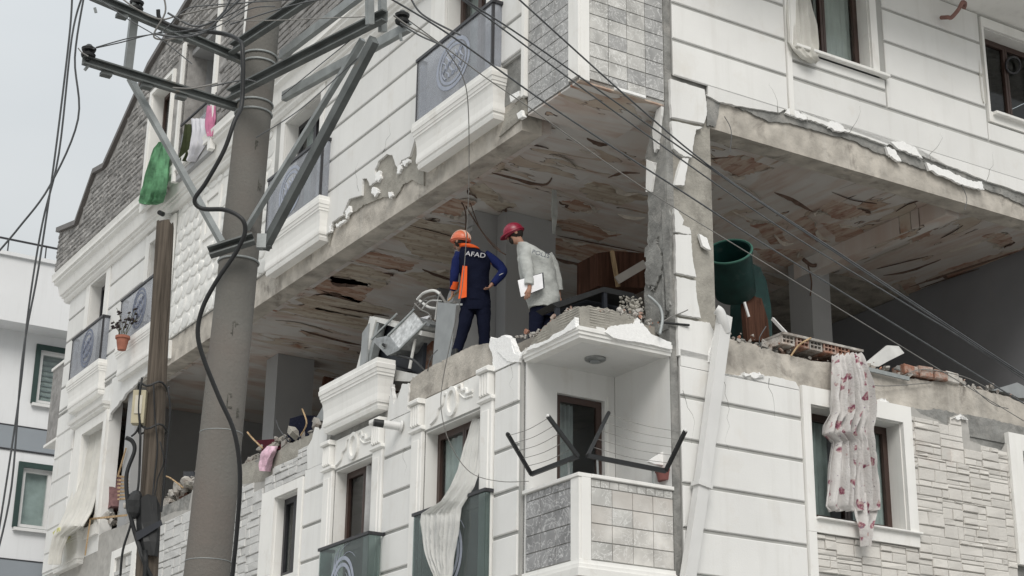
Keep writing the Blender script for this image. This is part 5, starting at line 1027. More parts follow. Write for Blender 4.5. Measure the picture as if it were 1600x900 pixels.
for pts, m in (([(495,439),(515,433),(562,442),(575,451),(556,468),(507,455)], PEEL_R), ([(516,422),(544,413),(602,428),(587,446),(524,437)], PEEL_T), ([(550,402),(585,396),(642,410),(627,420),(562,408)], PEEL_R), ([(608,361),(637,344),(718,361),(703,405),(660,397),(619,370)], PEEL_T),
        ([(669,321),(697,310),(734,316),(718,334),(677,329)], PEEL_R), ([(721,285),(760,292),(797,318),(775,326),(745,304)], PEEL_T), ([(914,297),(931,288),(1008,307),(960,316),(925,309)], PEEL_T), ([(880,316),(905,314),(930,326),(900,330)], PEEL_R),
        ([(871,345),(910,347),(960,364),(930,372),(885,359)], PEEL_R), ([(868,376),(930,385),(1006,402),(1000,420),(930,408),(872,394)], PEEL_R), ([(800,212),(823,206),(812,226),(798,232)], PEEL_R), ([(470,470),(520,462),(600,482),(560,492),(500,482)], PEEL_T), ([(450,486),(500,484),(590,504),(560,512)], PEEL_T), ([(700,256),(740,246),(790,262),(750,272)], PEEL_T), ([(640,430),(690,424),(720,440),(680,448)], PEEL_T),
        ([(1284,328),(1303,315),(1334,323),(1352,333),(1311,340)], PEEL_B), ([(1245,349),(1261,342),(1290,374),(1268,372)], PEEL_B), ([(1186,392),(1245,393),(1250,410),(1239,418),(1197,404)], PEEL_B), ([(1172,347),(1207,354),(1230,372),(1205,378)], PEEL_B), ([(1412,365),(1456,357),(1450,368),(1428,376)], PEEL_B), ([(1540,368),(1573,366),(1580,378),(1560,384)], PEEL_B), ([(1405,444),(1425,436),(1436,455),(1418,462)], PEEL_B), ([(1330,388),(1365,384),(1352,402),(1332,404)], PEEL_B), ([(1120,250),(1160,246),(1200,262),(1150,272)], PEEL_B), ([(1290,352),(1340,358),(1360,372),(1310,374)], PEEL_B), ([(1480,420),(1560,398),(1600,388),(1600,398),(1500,432)], PEEL_B)):
    peel(pts, m)
for path in ([(513,477),(560,486),(608,494)], [(761,267),(800,276),(848,287),(862,277)], [(871,368),(940,381),(1010,395)], [(862,401),(890,408),(923,415)], [(845,257),(862,255),(882,260)], [(917,215),(933,221),(951,225)], [(872,187),(890,192),(910,196)], [(917,201),(930,204),(944,207)], [(905,233),(918,236),(930,236)], [(828,226),(842,228),(857,232)], [(845,200),(855,198),(868,201)], [(900,262),(880,246),(860,240)], [(950,277),(972,268),(1000,270)],
             [(960,190),(975,193),(990,199)], [(965,334),(985,338),(1008,340)], [(660,420),(690,430),(716,440)], [(640,352),(680,362),(716,372)], [(590,388),(640,398),(690,410)], [(430,500),(470,505),(520,520)], [(560,430),(580,434),(610,440)], [(500,452),(530,462),(552,470)], [(470,515),(520,528),(570,540)],
             [(1473,395),(1515,382),(1557,367)], [(1370,420),(1410,410),(1450,400)], [(1350,410),(1390,392),(1430,377)], [(1430,453),(1510,425),(1600,397)], [(1420,448),(1500,420),(1590,392)], [(1360,374),(1400,360),(1430,350)], [(1470,372),(1490,362),(1505,352)], [(1210,300),(1240,310),(1270,330)], [(1130,280),(1160,290),(1190,310)], [(1210,365),(1225,378),(1240,380)], [(1145,330),(1175,342),(1200,345)], [(1300,300),(1330,312),(1370,318)], [(1400,330),(1420,318),(1440,312)], [(1380,430),(1420,422),(1470,405)]):
    p = [cz(*q)[0] for q in path]; curl(p, rr.uniform(.03, .06), rr.uniform(.02, .05), CRK if rr.random() < .6 else FLK, rr.choice((-1, 1)))
# torn cables and a hole at the column head
for q, r in (([(700,306),(722,318),(728,340),(726,368)], .010), ([(728,322),(745,350),(770,384),(790,398)], .010), ([(735,318),(752,360),(782,392)], .007), ([(1255,405),(1270,415),(1290,408)], .03), ([(1262,412),(1268,440),(1266,462)], .012)):
    P(MB().tube(crom([P4(.9, *p) for p in q] if q[0][0] < 900 else [Pv(3.1, *p) for p in q], 5), r, 6), 'torn_cable', CRK)
# ------------------------------------------------------------------ poles
CP = thing('concrete_pole', 'tall tapering concrete utility pole with steel crossarms', 'utility pole', Vector((-2.2, 12, 0)))
def pole_ax(z): t = (z-3.68)/(8.35-3.68); return Vector((-2.143+.145*t, 12.0-.05*t, z))
def pole_r(z): t = (z-3.68)/(8.35-3.68); return .1636-.033*t
zs = [0, 1.5, 3, 3.9, 4.1, 4.9, 5.7, 6.6, 7.4, 8.3, 9.4, 10.4]
P(MB().tube([pole_ax(z) for z in zs], [pole_r(z) for z in zs], 36), 'shaft', POLE, CP, smooth=50)
def surf(x, y): # point of the pole axis seen at this height of the picture
    p = wy(x, y, 11.98); return p
def pband(y, r=.008, e=.006):
    z = wy(380, y, 11.8).z; c = pole_ax(z); P(MB().tube([c + Vector((math.cos(t*math.pi/14), math.sin(t*math.pi/14), 0))*(pole_r(z)+e) for t in range(29)], r, 6), 'clamp_band', GALV, CP, smooth=60)
for y in (76, 88, 150, 165, 398): pband(y)
for y in (668, 871): pband(y, .003, .001)
for x, y, hh, ww in ((401,222,26,10), (406,280,30,12), (368,510,34,14), (360,625,46,18), (405,48,10,14), (375,640,20,8), (372,505,12,16)):
    p = wy(x, y, 11.8); c = pole_ax(p.z); p.x -= .03*(8.3-p.z)/4.6; d = (CAM-c); d.z = 0; d.normalize(); a = d.cross(ZZ); off = (p-c).dot(a); r = pole_r(p.z); base = c + a*off + d*math.sqrt(max(r*r-off*off, 0))
    mb = MB(); rr = random.Random(x)
    h = hh/215; w_ = ww/215
    for k in range(3):
        q = base + ZZ*rr.uniform(-h/3, h/3) + a*rr.uniform(-w_/3, w_/3); mb.ell(q - d*.004, a*rr.uniform(.006, .022), d*.005, ZZ*rr.uniform(.008, .02), 7, 5)
    mb.ell(base - d*.004, a*.007, d*.006, ZZ*h/2, 7, 6)
    P(mb, 'surface_pit', DKPIT, CP)
def arm(name, x0, y0, x1, y1, Yp, w, h, side=1, m=STEEL):
    p = wy(x0, y0, Yp); q = wz(x1, y1, p.z); P(MB().chan(p, q, w, h, .012, ZZ, side), name, m, CP); return p, q
A1 = arm('crossarm', 381, 97, 140, -6, 11.95, .045, .07, -1); A2 = arm('crossarm', 373, 170, 128, 95, 11.95, .045, .07, -1)
B1 = arm('crossarm', 366, 78, 515, -20, 11.8, .05, .085, 1); B2 = arm('crossarm', 362, 150, 606, 26, 11.8, .055, .085, 1)
B3 = arm('crossarm', 440, 150, 636, 40, 12.1, .045, .075, -1, GALV); B4 = arm('crossarm', 436, 85, 560, -10, 12.1, .045, .075, -1, GALV)
P(MB().beam(wd(203, 122, (A2[1]-CAM).dot(FW)*.45+(A2[0]-CAM).dot(FW)*.55), wy(346, 378, 11.82), .042, .045, AR), 'brace', GALV, CP)
dB = (B2[1]-CAM).dot(FW)
P(MB().beam(wd(585, 62, dB*1.0), wy(414, 386, 11.8), .095, .05, AR), 'brace', STEEL, CP); P(MB().beam(wd(567, 62, dB*1.02), wy(384, 360, 11.86), .04, .04, AR), 'brace', GALV, CP)
dA = (wz(203, 118, A2[0].z)-CAM).dot(FW)
P(MB().chan(wd(200, 120, dA), wd(217, -25, dA), .05, .06, .01, AR), 'upright', GALV, CP)
for x, y, dd in ((578, 38, dB), (598, 50, dB*1.01)): P(MB().beam(wd(x, y, dd), wd(x-1, -30, dd), .055, .045, AR), 'upright', GALV, CP)
p, q = wy(328, 398, 11.72), wy(398, 376, 11.72); P(MB().chan(p, Vector((q.x, q.y, q.z)), .09, .07, .012, ZZ), 'bracket', STEEL, CP)
P(MB().chan(wy(405, 386, 11.8), wy(425, 384, 11.8), .06, .05, .01, ZZ), 'bracket', STEEL, CP)
P(MB().box(lambda a, b, c: wy(408, 378, 11.75) + X0*a + ZZ*b + Vector((0, c, 0)), -.03, .04, -.05, .06, -.02, .05), 'junction_box', GALV, CP)
def insul(c, ax, s=1):
    ax = ax.normalized(); r = [(0,.012),(.03,.014),(.031,.05),(.05,.055),(.06,.03),(.075,.028),(.08,.05),(.1,.055),(.115,.03),(.13,.02)]
    P(MB().tube([c + ax*k*s for k, _ in r], [x*s for _, x in r], 12), 'insulator', BLACK, CP, smooth=40)
for x, y, dd in ((137, 95, (A2[1]-CAM).dot(FW)), (212, 22, dA), (628, 42, (B3[1]-CAM).dot(FW)), (430//1+0, 60, 13)): 
    if x != 430: insul(wd(x, y, dd), ZZ, 1.0)
for (x0, y0, x1, y1, dd) in ((140,100,132,110,(A2[1]-CAM).dot(FW)), (150,20,148,12,dA), (625,52,627,64,(B3[1]-CAM).dot(FW))): P(MB().tube([wd(x0, y0, dd), wd(x1, y1, dd)], .012, 6), 'bolt', GALV, CP)
for k in (.15, .4, .62): 
    c = A2[1].lerp(A2[0], k); P(MB().box(lambda a, b, c_: c + AR*a + ZZ*b + AL*c_, -.04, .04, -.065, -.036, -.03, .03), 'clamp_plate', STEEL, CP)
for k in (.2, .55): 
    c = A1[1].lerp(A1[0], k); P(MB().box(lambda a, b, c_: c + AR*a + ZZ*b + AL*c_, -.04, .04, -.065, -.036, -.03, .03), 'clamp_plate', STEEL, CP)
WP = thing('wooden_pole', 'weathered grey wooden pole with cables and a torn black wrap', 'utility pole', wy(232, 1500, 17.5)*1.0)
WP.location.z = 0; ORG[WP.name] = WP.location.copy()
ctop, cbot = wy(258, 352, 17.4), wy(229, 900, 17.4); ax_ = (cbot-ctop); g0 = ctop + ax_*(ctop.z/(ctop.z-cbot.z))
rT, rB = 13.5/FPX*(ctop-CAM).dot(FW), 17.5/FPX*(cbot-CAM).dot(FW)
rings = []; rr = random.Random(4)
for k in range(26):
    t = k/25; c = ctop.lerp(g0, t); r = rT + (rB-rT)*t*(ctop.z/(ctop.z-cbot.z)); rings.append([c + Vector((math.cos(a*math.pi/14), math.sin(a*math.pi/14), 0))*r*(1 + .05*noise.noise(Vector((a*.7, t*6, 3)))) + ZZ*(rr.uniform(-.03,.05) if k == 0 else 0) for a in range(28)])
P(MB().loft(rings), 'shaft', WOOD, WP, smooth=50)
def onw(x, y, dy=.14): return wy(x, y, 17.4-dy)
P(MB().box(lambda a, b, c: onw(219, 634, .12) + X0*a + ZZ*b + Vector((0, c, 0)), -.075, .06, -.2, .16, -.05, .08, .01), 'meter_box', M('yellowed_box', (.42, .38, .27), .1, 6, .6), WP)
P(MB().box(lambda a, b, c: onw(219, 634, .12) + X0*a + ZZ*b + Vector((0, c, 0)), -.045, .03, -.1, .1, -.06, -.045, .005), 'box_cover', M('pale_cover', (.5, .47, .4), .1, 6, .6), WP)
tp = [[(215,790),(222,776),(232,772),(246,776),(250,792)], [(214,820),(222,815),(234,813),(244,815),(250,822)], [(216,850),(224,846),(234,846),(243,847),(249,851)], [(222,868),(228,866),(234,866),(240,866),(246,868)]]
P(MB().loft([[onw(x, y, .13+.04*(i in (1,2,3))) for i, (x, y) in enumerate(r)] + [onw(x, y, -.1) for x, y in reversed(r)] for r in tp]), 'torn_wrap', BLACK, WP, wob=.03)
P(MB().prism(lambda s, h, o: onw(s, h, .18+o), [(212,832),(252,812),(254,820),(214,845)], 0, .02), 'wrap_strap', DARKP, WP)
for yy in (606, 672): 
    c = onw(240, yy, 0); P(MB().tube([c + Vector((math.cos(t*math.pi/12)*.16, math.sin(t*math.pi/12)*.17, .03*math.sin(t))) for t in range(25)], .012, 6), 'binding', BLACK, WP)
for q, r in (([(222,590),(219,610),(217,640),(219,668),(219,700),(216,760),(208,790),(204,820),(192,860),(188,900)], .014), ([(197,684),(207,690),(210,705),(198,740),(199,780),(206,815),(216,850),(226,880),(238,905)], .024), ([(240,600),(242,650),(246,700),(240,760),(238,800)], .01), ([(262,605),(266,640),(262,690),(256,760),(252,800)], .012), ([(216,668),(212,676),(205,682)], .012), ([(250,690),(256,720),(246,750),(240,790)], .008), ([(226,860),(228,885),(226,910)], .03)):
    P(MB().tube(crom([onw(x, y, .17) for x, y in q], 5), r, 6), 'cable', BLACK, WP, smooth=60)
P(MB().ell(onw(211, 788, .15), X0*.09, Vector((0,.08,0)), ZZ*.16, 9, 7), 'cable_joint', BLACK, WP, wob=.02)

# ------------------------------------------------------------------ cables in the air
def wire(pts, r, label, m=WIRE, name='overhead_wire', group='overhead wires'):
    solo(MB().tube(crom([wd(x, y, d) for x, y, d in pts], 6), r*.78, 6), name, m, label, 'wire', group, 70)
wire([(700,-22,13.6),(727,0,13.7),(820,60,14.2),(977,170,15),(1127,275,15.6),(1303,393,16.2),(1510,530,16.8),(1640,615,17.2)], .010, 'dark wire crossing the corner facade, upper one of the joined pair')
wire([(790,-20,13.9),(812,0,14),(1001,170,15),(1127,273,15.6),(1303,390,16.2),(1510,527,16.8),(1640,612,17.2)], .010, 'dark wire that starts farthest right at the top edge and crosses the tiles')
wire([(690,-22,13.5),(765,30,13.9),(954,170,14.9),(1200,343,15.8),(1407,470,16.4),(1510,533,16.8),(1640,620,17.2)], .009, 'dark wire running just below the joined pair')
wire([(600,-8,13),(702,54,13.5),(866,170,14.4),(1067,300,15.2),(1200,385,15.7),(1550,600,16.9),(1640,655,17.1)], .010, 'dark wire crossing under the glass railing and the corner column')
wire([(636,30,12.9),(697,75,13.4),(757,120,13.8),(830,170,14.2),(1000,290,14.9),(1213,422,15.6),(1467,577,16.4),(1640,682,16.9)], .006, 'thin pale wire, lowest of the slanting wires', PALEWIRE)
wire([(697,78,13.4),(722,118,13.9),(731,160,15),(733,240,17),(731,330,17.4),(722,450,17.6),(706,525,17.8),(691,600,18),(690,645,18),(704,695,18),(735,738,18.1),(780,752,18.2),(826,752,18.4)], .006, 'thin pale wire hanging down past the person in the orange helmet', PALEWIRE)
wire([(113,-10,9),(108,60,9),(85,250,9),(60,420,9),(35,560,9),(18,760,9),(-8,880,9)], .008, 'grey wire hanging in the sky at far left, leftmost one')
wire([(128,-5,9.4),(112,60,9.4),(92,240,9.4),(66,350,9.4),(45,480,9.4),(30,620,9.4),(-5,850,9.4)], .008, 'grey wire hanging in the sky at far left, the middle one')
wire([(131,-5,9.2),(117,90,9.2),(122,186,9.2),(78,290,9.2),(30,355,9.2),(-10,402,9.2)], .008, 'grey wire at far left that kinks and runs off the left edge')
hv = [((247,15,12.4),(252,32,12.4),(285,45,12.4),(345,52,12.3),(372,62,12.1),(379,80,12),(378,160,11.9),(366,190,11.75),(350,235,11.7),(322,285,11.7),(304,312,11.7),(316,326,11.7),(352,328,11.65),(378,342,11.6),(383,362,11.6),(374,385,11.6),(362,405,11.6),(338,440,11.6),(317,480,11.6),(309,520,11.6),(318,560,11.6),(342,620,11.6),(366,675,11.6),(375,740,11.6),(371,820,11.6),(362,910,11.6))]
wire(hv[0], .021, 'thick black cable looping down the concrete pole', BLACK, 'power_cable', None)
for i, (q, r) in enumerate((([(186,-6),(215,15),(250,30),(280,24),(345,10),(440,-4)], .008), ([(145,76),(190,66),(240,53),(300,46),(360,22),(410,-6)], .006), ([(150,74),(200,60),(245,52),(262,42),(290,15),(330,8),(480,-2)], .006), ([(256,-5),(258,20),(240,55),(256,62),(275,60)], .009), ([(262,20),(300,40),(330,35),(350,18),(362,-5)], .010), ([(240,52),(280,58),(320,50),(352,20),(380,-6)], .011), ([(340,130),(300,138),(270,137)], .008), ([(400,128),(380,125),(330,135)], .007), ([(360,38),(470,5),(560,-8)], .007), ([(280,32),(420,32),(520,28),(600,25)], .005), ([(560,90),(470,170),(400,215)], .005), ([(600,20),(520,85),(440,150)], .005), ([(615,24),(640,42),(660,52),(682,66)], .008), ([(625,36),(655,55),(684,68),(698,76)], .008), ([(640,-6),(655,18),(680,35),(720,55)], .009), ([(122,75),(128,82),(138,88)], .006), ([(300,100),(250,60),(200,30),(150,-5)], .005), ([(430,10),(390,14),(330,45),(250,62)], .006))):
    wire([(x, y, 12.3-.02*i) for x, y in q], r, ('thin dark wire in the tangle around the steel crossarms', 'thin pale wire in the tangle around the steel crossarms')[i % 3 == 0], WIRE if i % 3 else PALEWIRE, 'tangled_wire', 'tangled wires at the crossarms')

# ------------------------------------------------------------------ people
def skin(name, J, E_, parent, m=SKIN):
    base = ORG[parent.name]; me = bpy.data.meshes.new(name); keys = list(J); ix = {k: i for i, k in enumerate(keys)}
    me.from_pydata([tuple(J[k][0]-base) for k in keys], [(ix[a], ix[b]) for a, b in E_], []); o = bpy.data.objects.new(name, me); sc.collection.objects.link(o)
    o.modifiers.new('skin', 'SKIN')
    for k in keys: d = me.skin_vertices[0].data[ix[k]]; d.radius = (J[k][1], J[k][1]); d.use_root = (k == 'pelvis')
    ss = o.modifiers.new('sub', 'SUBSURF'); ss.levels = ss.render_levels = 1
    dg = bpy.context.evaluated_depsgraph_get(); nm = bpy.data.meshes.new_from_object(o.evaluated_get(dg)); o.modifiers.clear(); o.data = nm; bpy.data.meshes.remove(me); nm.name = name
    nm.materials.clear(); nm.materials.append(m); nm.shade_smooth(); o.parent = parent; ORG[o.name] = base; return o
def person(base, label):
    return thing('person', label, 'person', base)
def hand(J, E_, key, p, d, side, r=.008, curl=None):
    d = d.normalized(); s = side.normalized(); n = d.cross(s).normalized()
    if curl is None: curl = n
    palm = p + d*.045; J[key+'palm'] = (palm, .030); E_.append((key, key+'palm'))
    for i, (off, l) in enumerate(((-.03, .062), (-.011, .075), (.009, .072), (.027, .058))):
        a = palm + d*.05 + s*off; b = a + d*l*.5 + curl*.012; c = b + d*l*.3 + curl*.03
        J[key+'f%da' % i] = (a, .0095); J[key+'f%db' % i] = (b, .0085); J[key+'f%dc' % i] = (c, .007); E_ += [(key+'palm', key+'f%da' % i), (key+'f%da' % i, key+'f%db' % i), (key+'f%db' % i, key+'f%dc' % i)]
    a = palm - d*.015 - s*.035; b = a + d*.04 - s*.012 + curl*.01; J[key+'ta'] = (a, .011); J[key+'tb'] = (b, .009); E_ += [(key+'palm', key+'ta'), (key+'ta', key+'tb')]
def ovals(mb, rows, Y):
    rows = [tuple(a+(b-a)*k/4 for a, b in zip(p, q)) for p, q in zip(rows, rows[1:]) for k in range(4)] + [rows[-1]]
    rings = []
    for x, y, wpx, dep, dy in rows:
        c = wy(x, y, Y-dy); w = wpx/FPX*(c-CAM).dot(FW); rings.append([c + X0*w*math.cos(t*math.pi/20) + Vector((0, 1, 0))*dep*math.sin(t*math.pi/20) for t in range(40)])
    return mb.loft(rings)
def limb(mb, pts, Y):
    path = [wy(x, y, Y-dy) for x, y, r, dy in pts]; rs = [p[2] for p in pts]; n = 5; pp = crom(path, n); rr2 = []
    for i in range(len(rs)-1): rr2 += [rs[i]+(rs[i+1]-rs[i])*k/n for k in range(n)]
    return mb.tube(pp, rr2+[rs[-1]], 14)
def text(s, size, mat4, m, name, parent, ext=.002):
    cu = bpy.data.curves.new(name, 'FONT'); cu.body = s; cu.size = size; cu.extrude = ext; cu.align_x = 'CENTER'; cu.align_y = 'CENTER'; to = bpy.data.objects.new(name, cu); sc.collection.objects.link(to)
    me = bpy.data.meshes.new_from_object(to.evaluated_get(bpy.context.evaluated_depsgraph_get())); bpy.data.objects.remove(to)
    me.transform(mat4); base = ORG[parent.name]; me.transform(Matrix.Translation(-base)); me.materials.clear(); me.materials.append(m); o = bpy.data.objects.new(name, me); sc.collection.objects.link(o); o.parent = parent; ORG[o.name] = base
def facemat(c, right, up): n = right.cross(up).normalized(); return Matrix.Translation(c) @ Matrix((right.normalized(), up.normalized(), n)).transposed().to_4x4()
def helmet(parent, c, upv, fwd, r, m, stripe=None, brim=.012):
    upv = upv.normalized(); side = fwd.cross(upv).normalized(); fwd = upv.cross(side).normalized()
    h = P(MB().ell(c, side*r*.92, fwd*r*1.12, upv*r*1.0, 20, 9, -.22, 1), 'helmet', m, parent, smooth=60)
    br = MB(); br.loft([[c - upv*.012 + side*k*math.cos(t*math.pi/12) + fwd*(k*1.2*math.sin(t*math.pi/12) + brim*max(0, math.sin(t*math.pi/12))) - upv*dz for t in range(24)] for k, dz in ((r*.9, -.01), (r*1.0, .0), (r*1.0, .012), (r*.9, .012))]); P(br, 'brim', m, h, smooth=40)
    if stripe:
        for k in (-.42, 0, .42):
            P(MB().tube([c + side*r*.94*(k) + (fwd*r*1.13*math.cos(t*math.pi/12) + upv*r*1.01*math.sin(t*math.pi/12))*math.sqrt(1-k*k) for t in range(13)], .010, 6), 'stripe', stripe, h, smooth=60)
    return h
def head(J, E_, c, fwd, upv, neck):
    side = fwd.cross(upv).normalized()
    J['skull'] = (c + upv*.02 - fwd*.012, .088); J['jaw'] = (c - upv*.06 + fwd*.03, .062); J['chin'] = (c - upv*.105 + fwd*.055, .032); E_ += [(neck, 'jaw'), ('jaw', 'skull'), ('jaw', 'chin')]
def face(parent, c, fwd, upv, hair=True):
    side = fwd.cross(upv).normalized()
    P(MB().loft([[c + upv*.03 + fwd*.088 + side*a for a in (-.008, .008)] + [c + upv*.03 + fwd*.08], [c - upv*.022 + fwd*.118 + side*a for a in (-.016, .016)] + [c - upv*.03 + fwd*.085]]), 'nose', SKIN, parent)
    for s in (-1, 1):
        P(MB().ell(c + upv*.022 + fwd*.082 + side*s*.033, side*.013, fwd*.008, upv*.007, 8, 5), 'eye', HAIR, parent); P(MB().ell(c - fwd*.005 + side*s*.088 - upv*.005, side*.01, fwd*.022, upv*.034, 8, 6), 'ear', SKIN, parent, smooth=60)
    P(MB().ell(c - upv*.055 + fwd*.092, side*.026, fwd*.006, upv*.007, 8, 5), 'mouth', M('lip', (.22, .09, .07), .1, 10), parent)
    if hair: P(MB().ell(c + upv*.012 - fwd*.02, side*.094, fwd*.098, upv*.105, 16, 10, -.75, 1), 'hair', HAIR, parent, smooth=60)

# person in the orange helmet, seen from behind
b1 = I(.22, 3.05, 7.93); Y1 = b1.y
p1 = person(b1, 'person in navy work clothes and orange helmet, back turned, hand on hip')
W = lambda x, y, dy=0: wy(x, y, Y1-dy)
fw1 = (-X0*.75 + Vector((0, .55, -.25))).normalized(); u1 = ZZ
hc = W(720, 378)
J = {'pelvis': (W(741,466), .10), 'spine': (W(742,440), .10), 'chest': (W(740,410), .11), 'neck0': (W(734,394), .055), 'neck': (W(726,386), .05),
     'shR': (W(762,402), .05), 'elR': (W(784,422,.06), .04), 'wrR': (W(771,442,.1), .028), 'shL': (W(717,402), .05), 'elL': (W(711,428,-.02), .04), 'wrL': (W(708,452,-.1), .028),
     'hipL': (W(731,474), .075), 'knL': (W(724,512), .052), 'anL': (W(713,548), .038), 'toL': (W(706,556,-.1), .032), 'hipR': (W(752,474), .075), 'knR': (W(757,514), .052), 'anR': (W(758,556), .038), 'toR': (W(754,562,-.12), .032)}
E_ = [('pelvis','spine'),('spine','chest'),('chest','neck0'),('neck0','neck'),('chest','shR'),('shR','elR'),('elR','wrR'),('chest','shL'),('shL','elL'),('elL','wrL'),('pelvis','hipL'),('hipL','knL'),('knL','anL'),('anL','toL'),('pelvis','hipR'),('hipR','knR'),('knR','anR'),('anR','toR')]
hand(J, E_, 'wrR', J['wrR'][0], W(762,452,.12)-W(771,442,.1), Vector((.3,-1,0))); hand(J, E_, 'wrL', J['wrL'][0], W(706,466,-.12)-W(708,452,-.1), Vector((0,-1,0)))
head(J, E_, hc, fw1, u1, 'neck'); skin('body', J, E_, p1); face(p1, hc, fw1, u1); helmet(p1, hc + ZZ*.035, (ZZ + X0*.1), fw1, .12, HELM1, HELM1S)
mb = MB(); ovals(mb, [(729,389,9,.075,.0),(736,394,18,.10,0),(739,399,25,.125,0),(741,408,26,.135,0),(742,420,24.5,.135,0),(743,435,22.5,.125,0),(743,450,21.5,.12,0),(743,462,22.5,.13,0),(743,471,24,.135,0)], Y1); jk = P(mb, 'jacket', NAVY, p1, smooth=80, wob=.017)
mb = MB(); limb(mb, [(758,399,.075,0),(768,404,.07,.01),(777,412,.064,.04),(786,422,.058,.07),(781,432,.055,.09),(770,443,.046,.11)], Y1); P(mb, 'sleeve', BLUE, p1, smooth=80, wob=.016)
mb = MB(); limb(mb, [(719,397,.07,0),(715,408,.07,0),(713,420,.064,-.01),(711,430,.058,-.02),(710,442,.05,-.06),(708,454,.042,-.1)], Y1); P(mb, 'sleeve', BLUE, p1, smooth=80, wob=.016)
mb = MB(); limb(mb, [(711,440,.056,-.05),(709,452,.05,-.09)], Y1); P(mb, 'cuff', ORANGE, p1, smooth=60)
mb = MB(); ovals(mb, [(722,384,8,.085,0),(729,385,13,.10,0),(733,388,15,.11,0),(737,391,13,.10,0)], Y1); P(mb, 'collar', ORANGE, p1, smooth=60, wob=.01)
P(MB().loft([[W(723,415,.10), W(730,416,.135), W(729,464,.15), W(717,467,.10)], [W(723,415,.13), W(730,416,.16), W(729,464,.175), W(716,467,.13)]]), 'side_panel', ORANGE, p1)
mb = MB(); ovals(mb, [(743,464,22,.125,0),(743,472,24,.13,0),(743,480,24,.13,0),(743,487,22,.12,0)], Y1); tr = P(mb, 'trousers', NAVY, p1, smooth=60)
for q in ([(732,478,.105,0),(729,492,.098,.0),(725,510,.08,.02),(721,526,.075,.01),(716,542,.07,0),(713,553,.068,0)], [(754,478,.105,0),(756,494,.098,0),(757,512,.08,.02),(758,530,.075,0),(758,556,.07,0)]):
    mb = MB(); limb(mb, q, Y1); P(mb, 'trouser_leg', NAVY, tr, smooth=80, wob=.018)
for x, y in ((712,556),(758,566)):
    c = W(x, y); P(MB().loft([[c + X0*a*.05 + Vector((0, b*.05, 0)) + ZZ*h for a, b in ((-1,-1),(1,-1),(1,1),(-1,1))] if 0 else [c + X0*(-.02*k) + X0*.05*math.cos(t*math.pi/7) + Vector((0, .03*k + .13*math.sin(t*math.pi/7)*.7, 0)) + ZZ*h for t in range(14)] for k, h in ((0,-.05),(0,-.01),(0,.03),(0,.07))]), 'boot', BLACK, p1, smooth=50)
P(MB().tube([W(780,430,.16), W(786,427,.13)], .006, 5), 'sleeve_stripe', LETTER, p1)
text('AFAD', .105, facemat(W(743,398,.155), X0 - ZZ*.12, ZZ*.95 + X0*.12 + Vector((0,.25,0))), LETTER, 'lettering', jk)
P(MB().box(lambda a, b, c: W(719,476,.13) + X0*a + ZZ*b + Vector((0, c, 0)), -.05, .03, -.012, .012, -.01, .0), 'pocket_print', GREYP, tr)
# person in the pale jacket, bending forward to the left
b2 = I(.52, 1.65, 7.87); Y2 = b2.y
p2 = person(b2, 'person in pale grey jacket and crimson helmet bending forward with papers in hand')
W = lambda x, y, dy=0: wy(x, y, Y2-dy)
fw2 = (-X0*.95 + Vector((0, -.1, -.55))).normalized(); u2 = (ZZ*.9 - X0*.45).normalized(); hc = W(804, 366)
J = {'pelvis': (W(846,478), .10), 'spine': (W(840,448), .10), 'chest': (W(832,410), .11), 'neck0': (W(820,388), .055), 'neck': (W(812,378), .05),
     'shR': (W(854,404,-.1), .05), 'elR': (W(868,432,-.1), .04), 'wrR': (W(873,456,-.12), .028), 'shL': (W(822,400,.14), .05), 'elL': (W(826,432,.2), .04), 'wrL': (W(828,450,.265), .028),
     'hipL': (W(840,486,.03), .07), 'knL': (W(836,520,.05), .045), 'anL': (W(834,556,.05), .036), 'toL': (W(824,560,.05), .03), 'hipR': (W(854,486,-.03), .07), 'knR': (W(856,520,-.05), .045), 'anR': (W(856,556,-.05), .036), 'toR': (W(846,560), .03)}
E_ = [('pelvis','spine'),('spine','chest'),('chest','neck0'),('neck0','neck'),('chest','shR'),('shR','elR'),('elR','wrR'),('chest','shL'),('shL','elL'),('elL','wrL'),('pelvis','hipL'),('hipL','knL'),('knL','anL'),('anL','toL'),('pelvis','hipR'),('hipR','knR'),('knR','anR'),('anR','toR')]
hand(J, E_, 'wrL', J['wrL'][0], W(824,463,.275)-W(828,450,.265), Vector((1,0,.25)), curl=Vector((0,.6,0))); hand(J, E_, 'wrR', J['wrR'][0], -ZZ, Vector((1,0,0)))
head(J, E_, hc, fw2, u2, 'neck'); skin('body', J, E_, p2); face(p2, hc, fw2, u2); helmet(p2, hc + u2*.035, u2, fw2, .12, HELM2, None, .05)
P(MB().ell(hc - u2*.06 + fw2*.075, fw2.cross(u2)*.05, fw2*.03, u2*.045, 10, 7), 'face_mask', HAIR, p2, smooth=60)
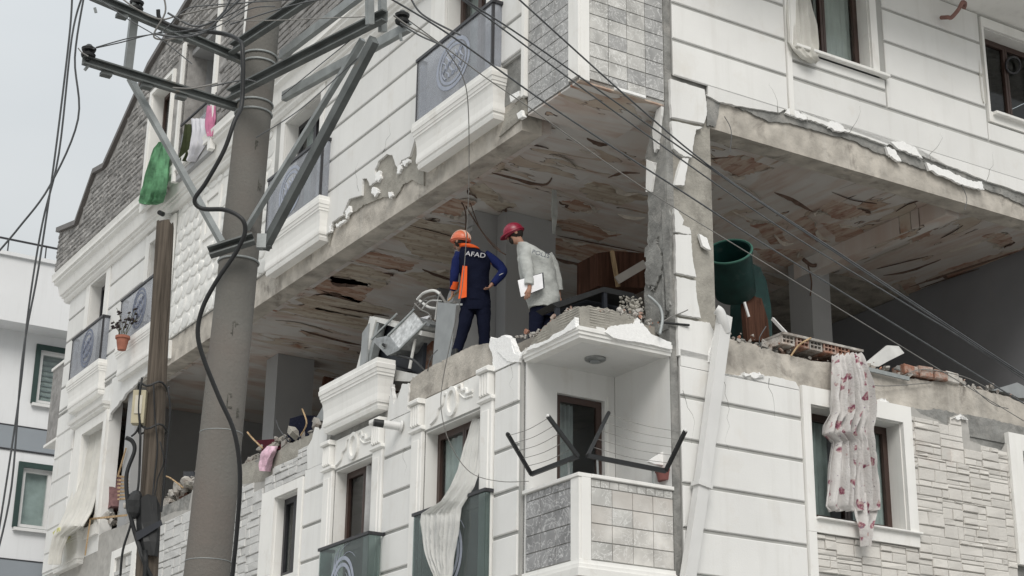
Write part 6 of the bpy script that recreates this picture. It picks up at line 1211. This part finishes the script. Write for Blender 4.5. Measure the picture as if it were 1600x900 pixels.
mb = MB(); ovals(mb, [(816,379,9,.075,0),(822,385,15,.11,0),(828,394,22,.14,0),(834,404,27,.16,0),(838,418,29,.165,0),(842,434,29.5,.165,0),(845,450,29,.165,0),(847,465,27.5,.17,0),(849,474,25,.17,0),(848,482,22,.165,0)], Y2); ct = P(mb, 'jacket', COAT, p2, smooth=80, wob=.028)
mb = MB(); limb(mb, [(824,391,.085,.06),(821,404,.085,.12),(823,420,.078,.17),(826,434,.066,.22),(827,446,.055,.262)], Y2); P(mb, 'sleeve', COAT, p2, smooth=80, wob=.024)
mb = MB(); limb(mb, [(853,400,.08,-.06),(862,414,.078,-.1),(868,430,.07,-.1),(872,446,.06,-.11),(873,455,.055,-.12)], Y2); P(mb, 'sleeve', COAT, p2, smooth=80, wob=.024)
mb = MB(); ovals(mb, [(846,470,20,.13,0),(847,484,19,.13,0),(846,496,18,.12,0)], Y2); tr = P(mb, 'trousers', NAVY, p2, smooth=60)
for q in ([(839,490,.1,.05),(837,508,.085,.05),(835,530,.075,.05),(834,556,.07,.05)], [(855,490,.1,-.05),(856,510,.085,-.05),(856,530,.075,-.05),(856,556,.07,-.05)]):
    mb = MB(); limb(mb, q, Y2); P(mb, 'trouser_leg', NAVY, tr, smooth=60)
for x, y in ((833,560),(855,560)): c = W(x, y); P(MB().loft([[c - X0*.04 + X0*.12*math.cos(t*math.pi/7) + Vector((0, .05*math.sin(t*math.pi/7), 0)) + ZZ*h for t in range(14)] for h in (-.05, -.01, .03)]), 'boot', BLACK, p2, smooth=50)
text('POLİS', .085, facemat(W(845,397,.235), X0*.95 - ZZ*.28, ZZ*.9 + X0*.25 + Vector((0,.2,0))), DKLETTER, 'lettering', ct)
pg = thing('paper_sheets', 'white sheets on a dark clipboard held by the person in the pale jacket', 'paper', W(832, 462, .26))
q = [(809,438),(847,427),(849,450),(814,464)]
P(MB().loft([[W(x, y, .245+.0006*(x-809)) for x, y in q], [W(x, y, .253+.0006*(x-809)) for x, y in q]]), 'sheets', PAPER, pg); q2 = [(811,437),(849,425.5),(851,450),(815,464.5)]
P(MB().loft([[W(x, y, .232+.0006*(x-809)) for x, y in q2], [W(x, y, .243+.0006*(x-809)) for x, y in q2]]), 'clipboard', DARKP, pg)
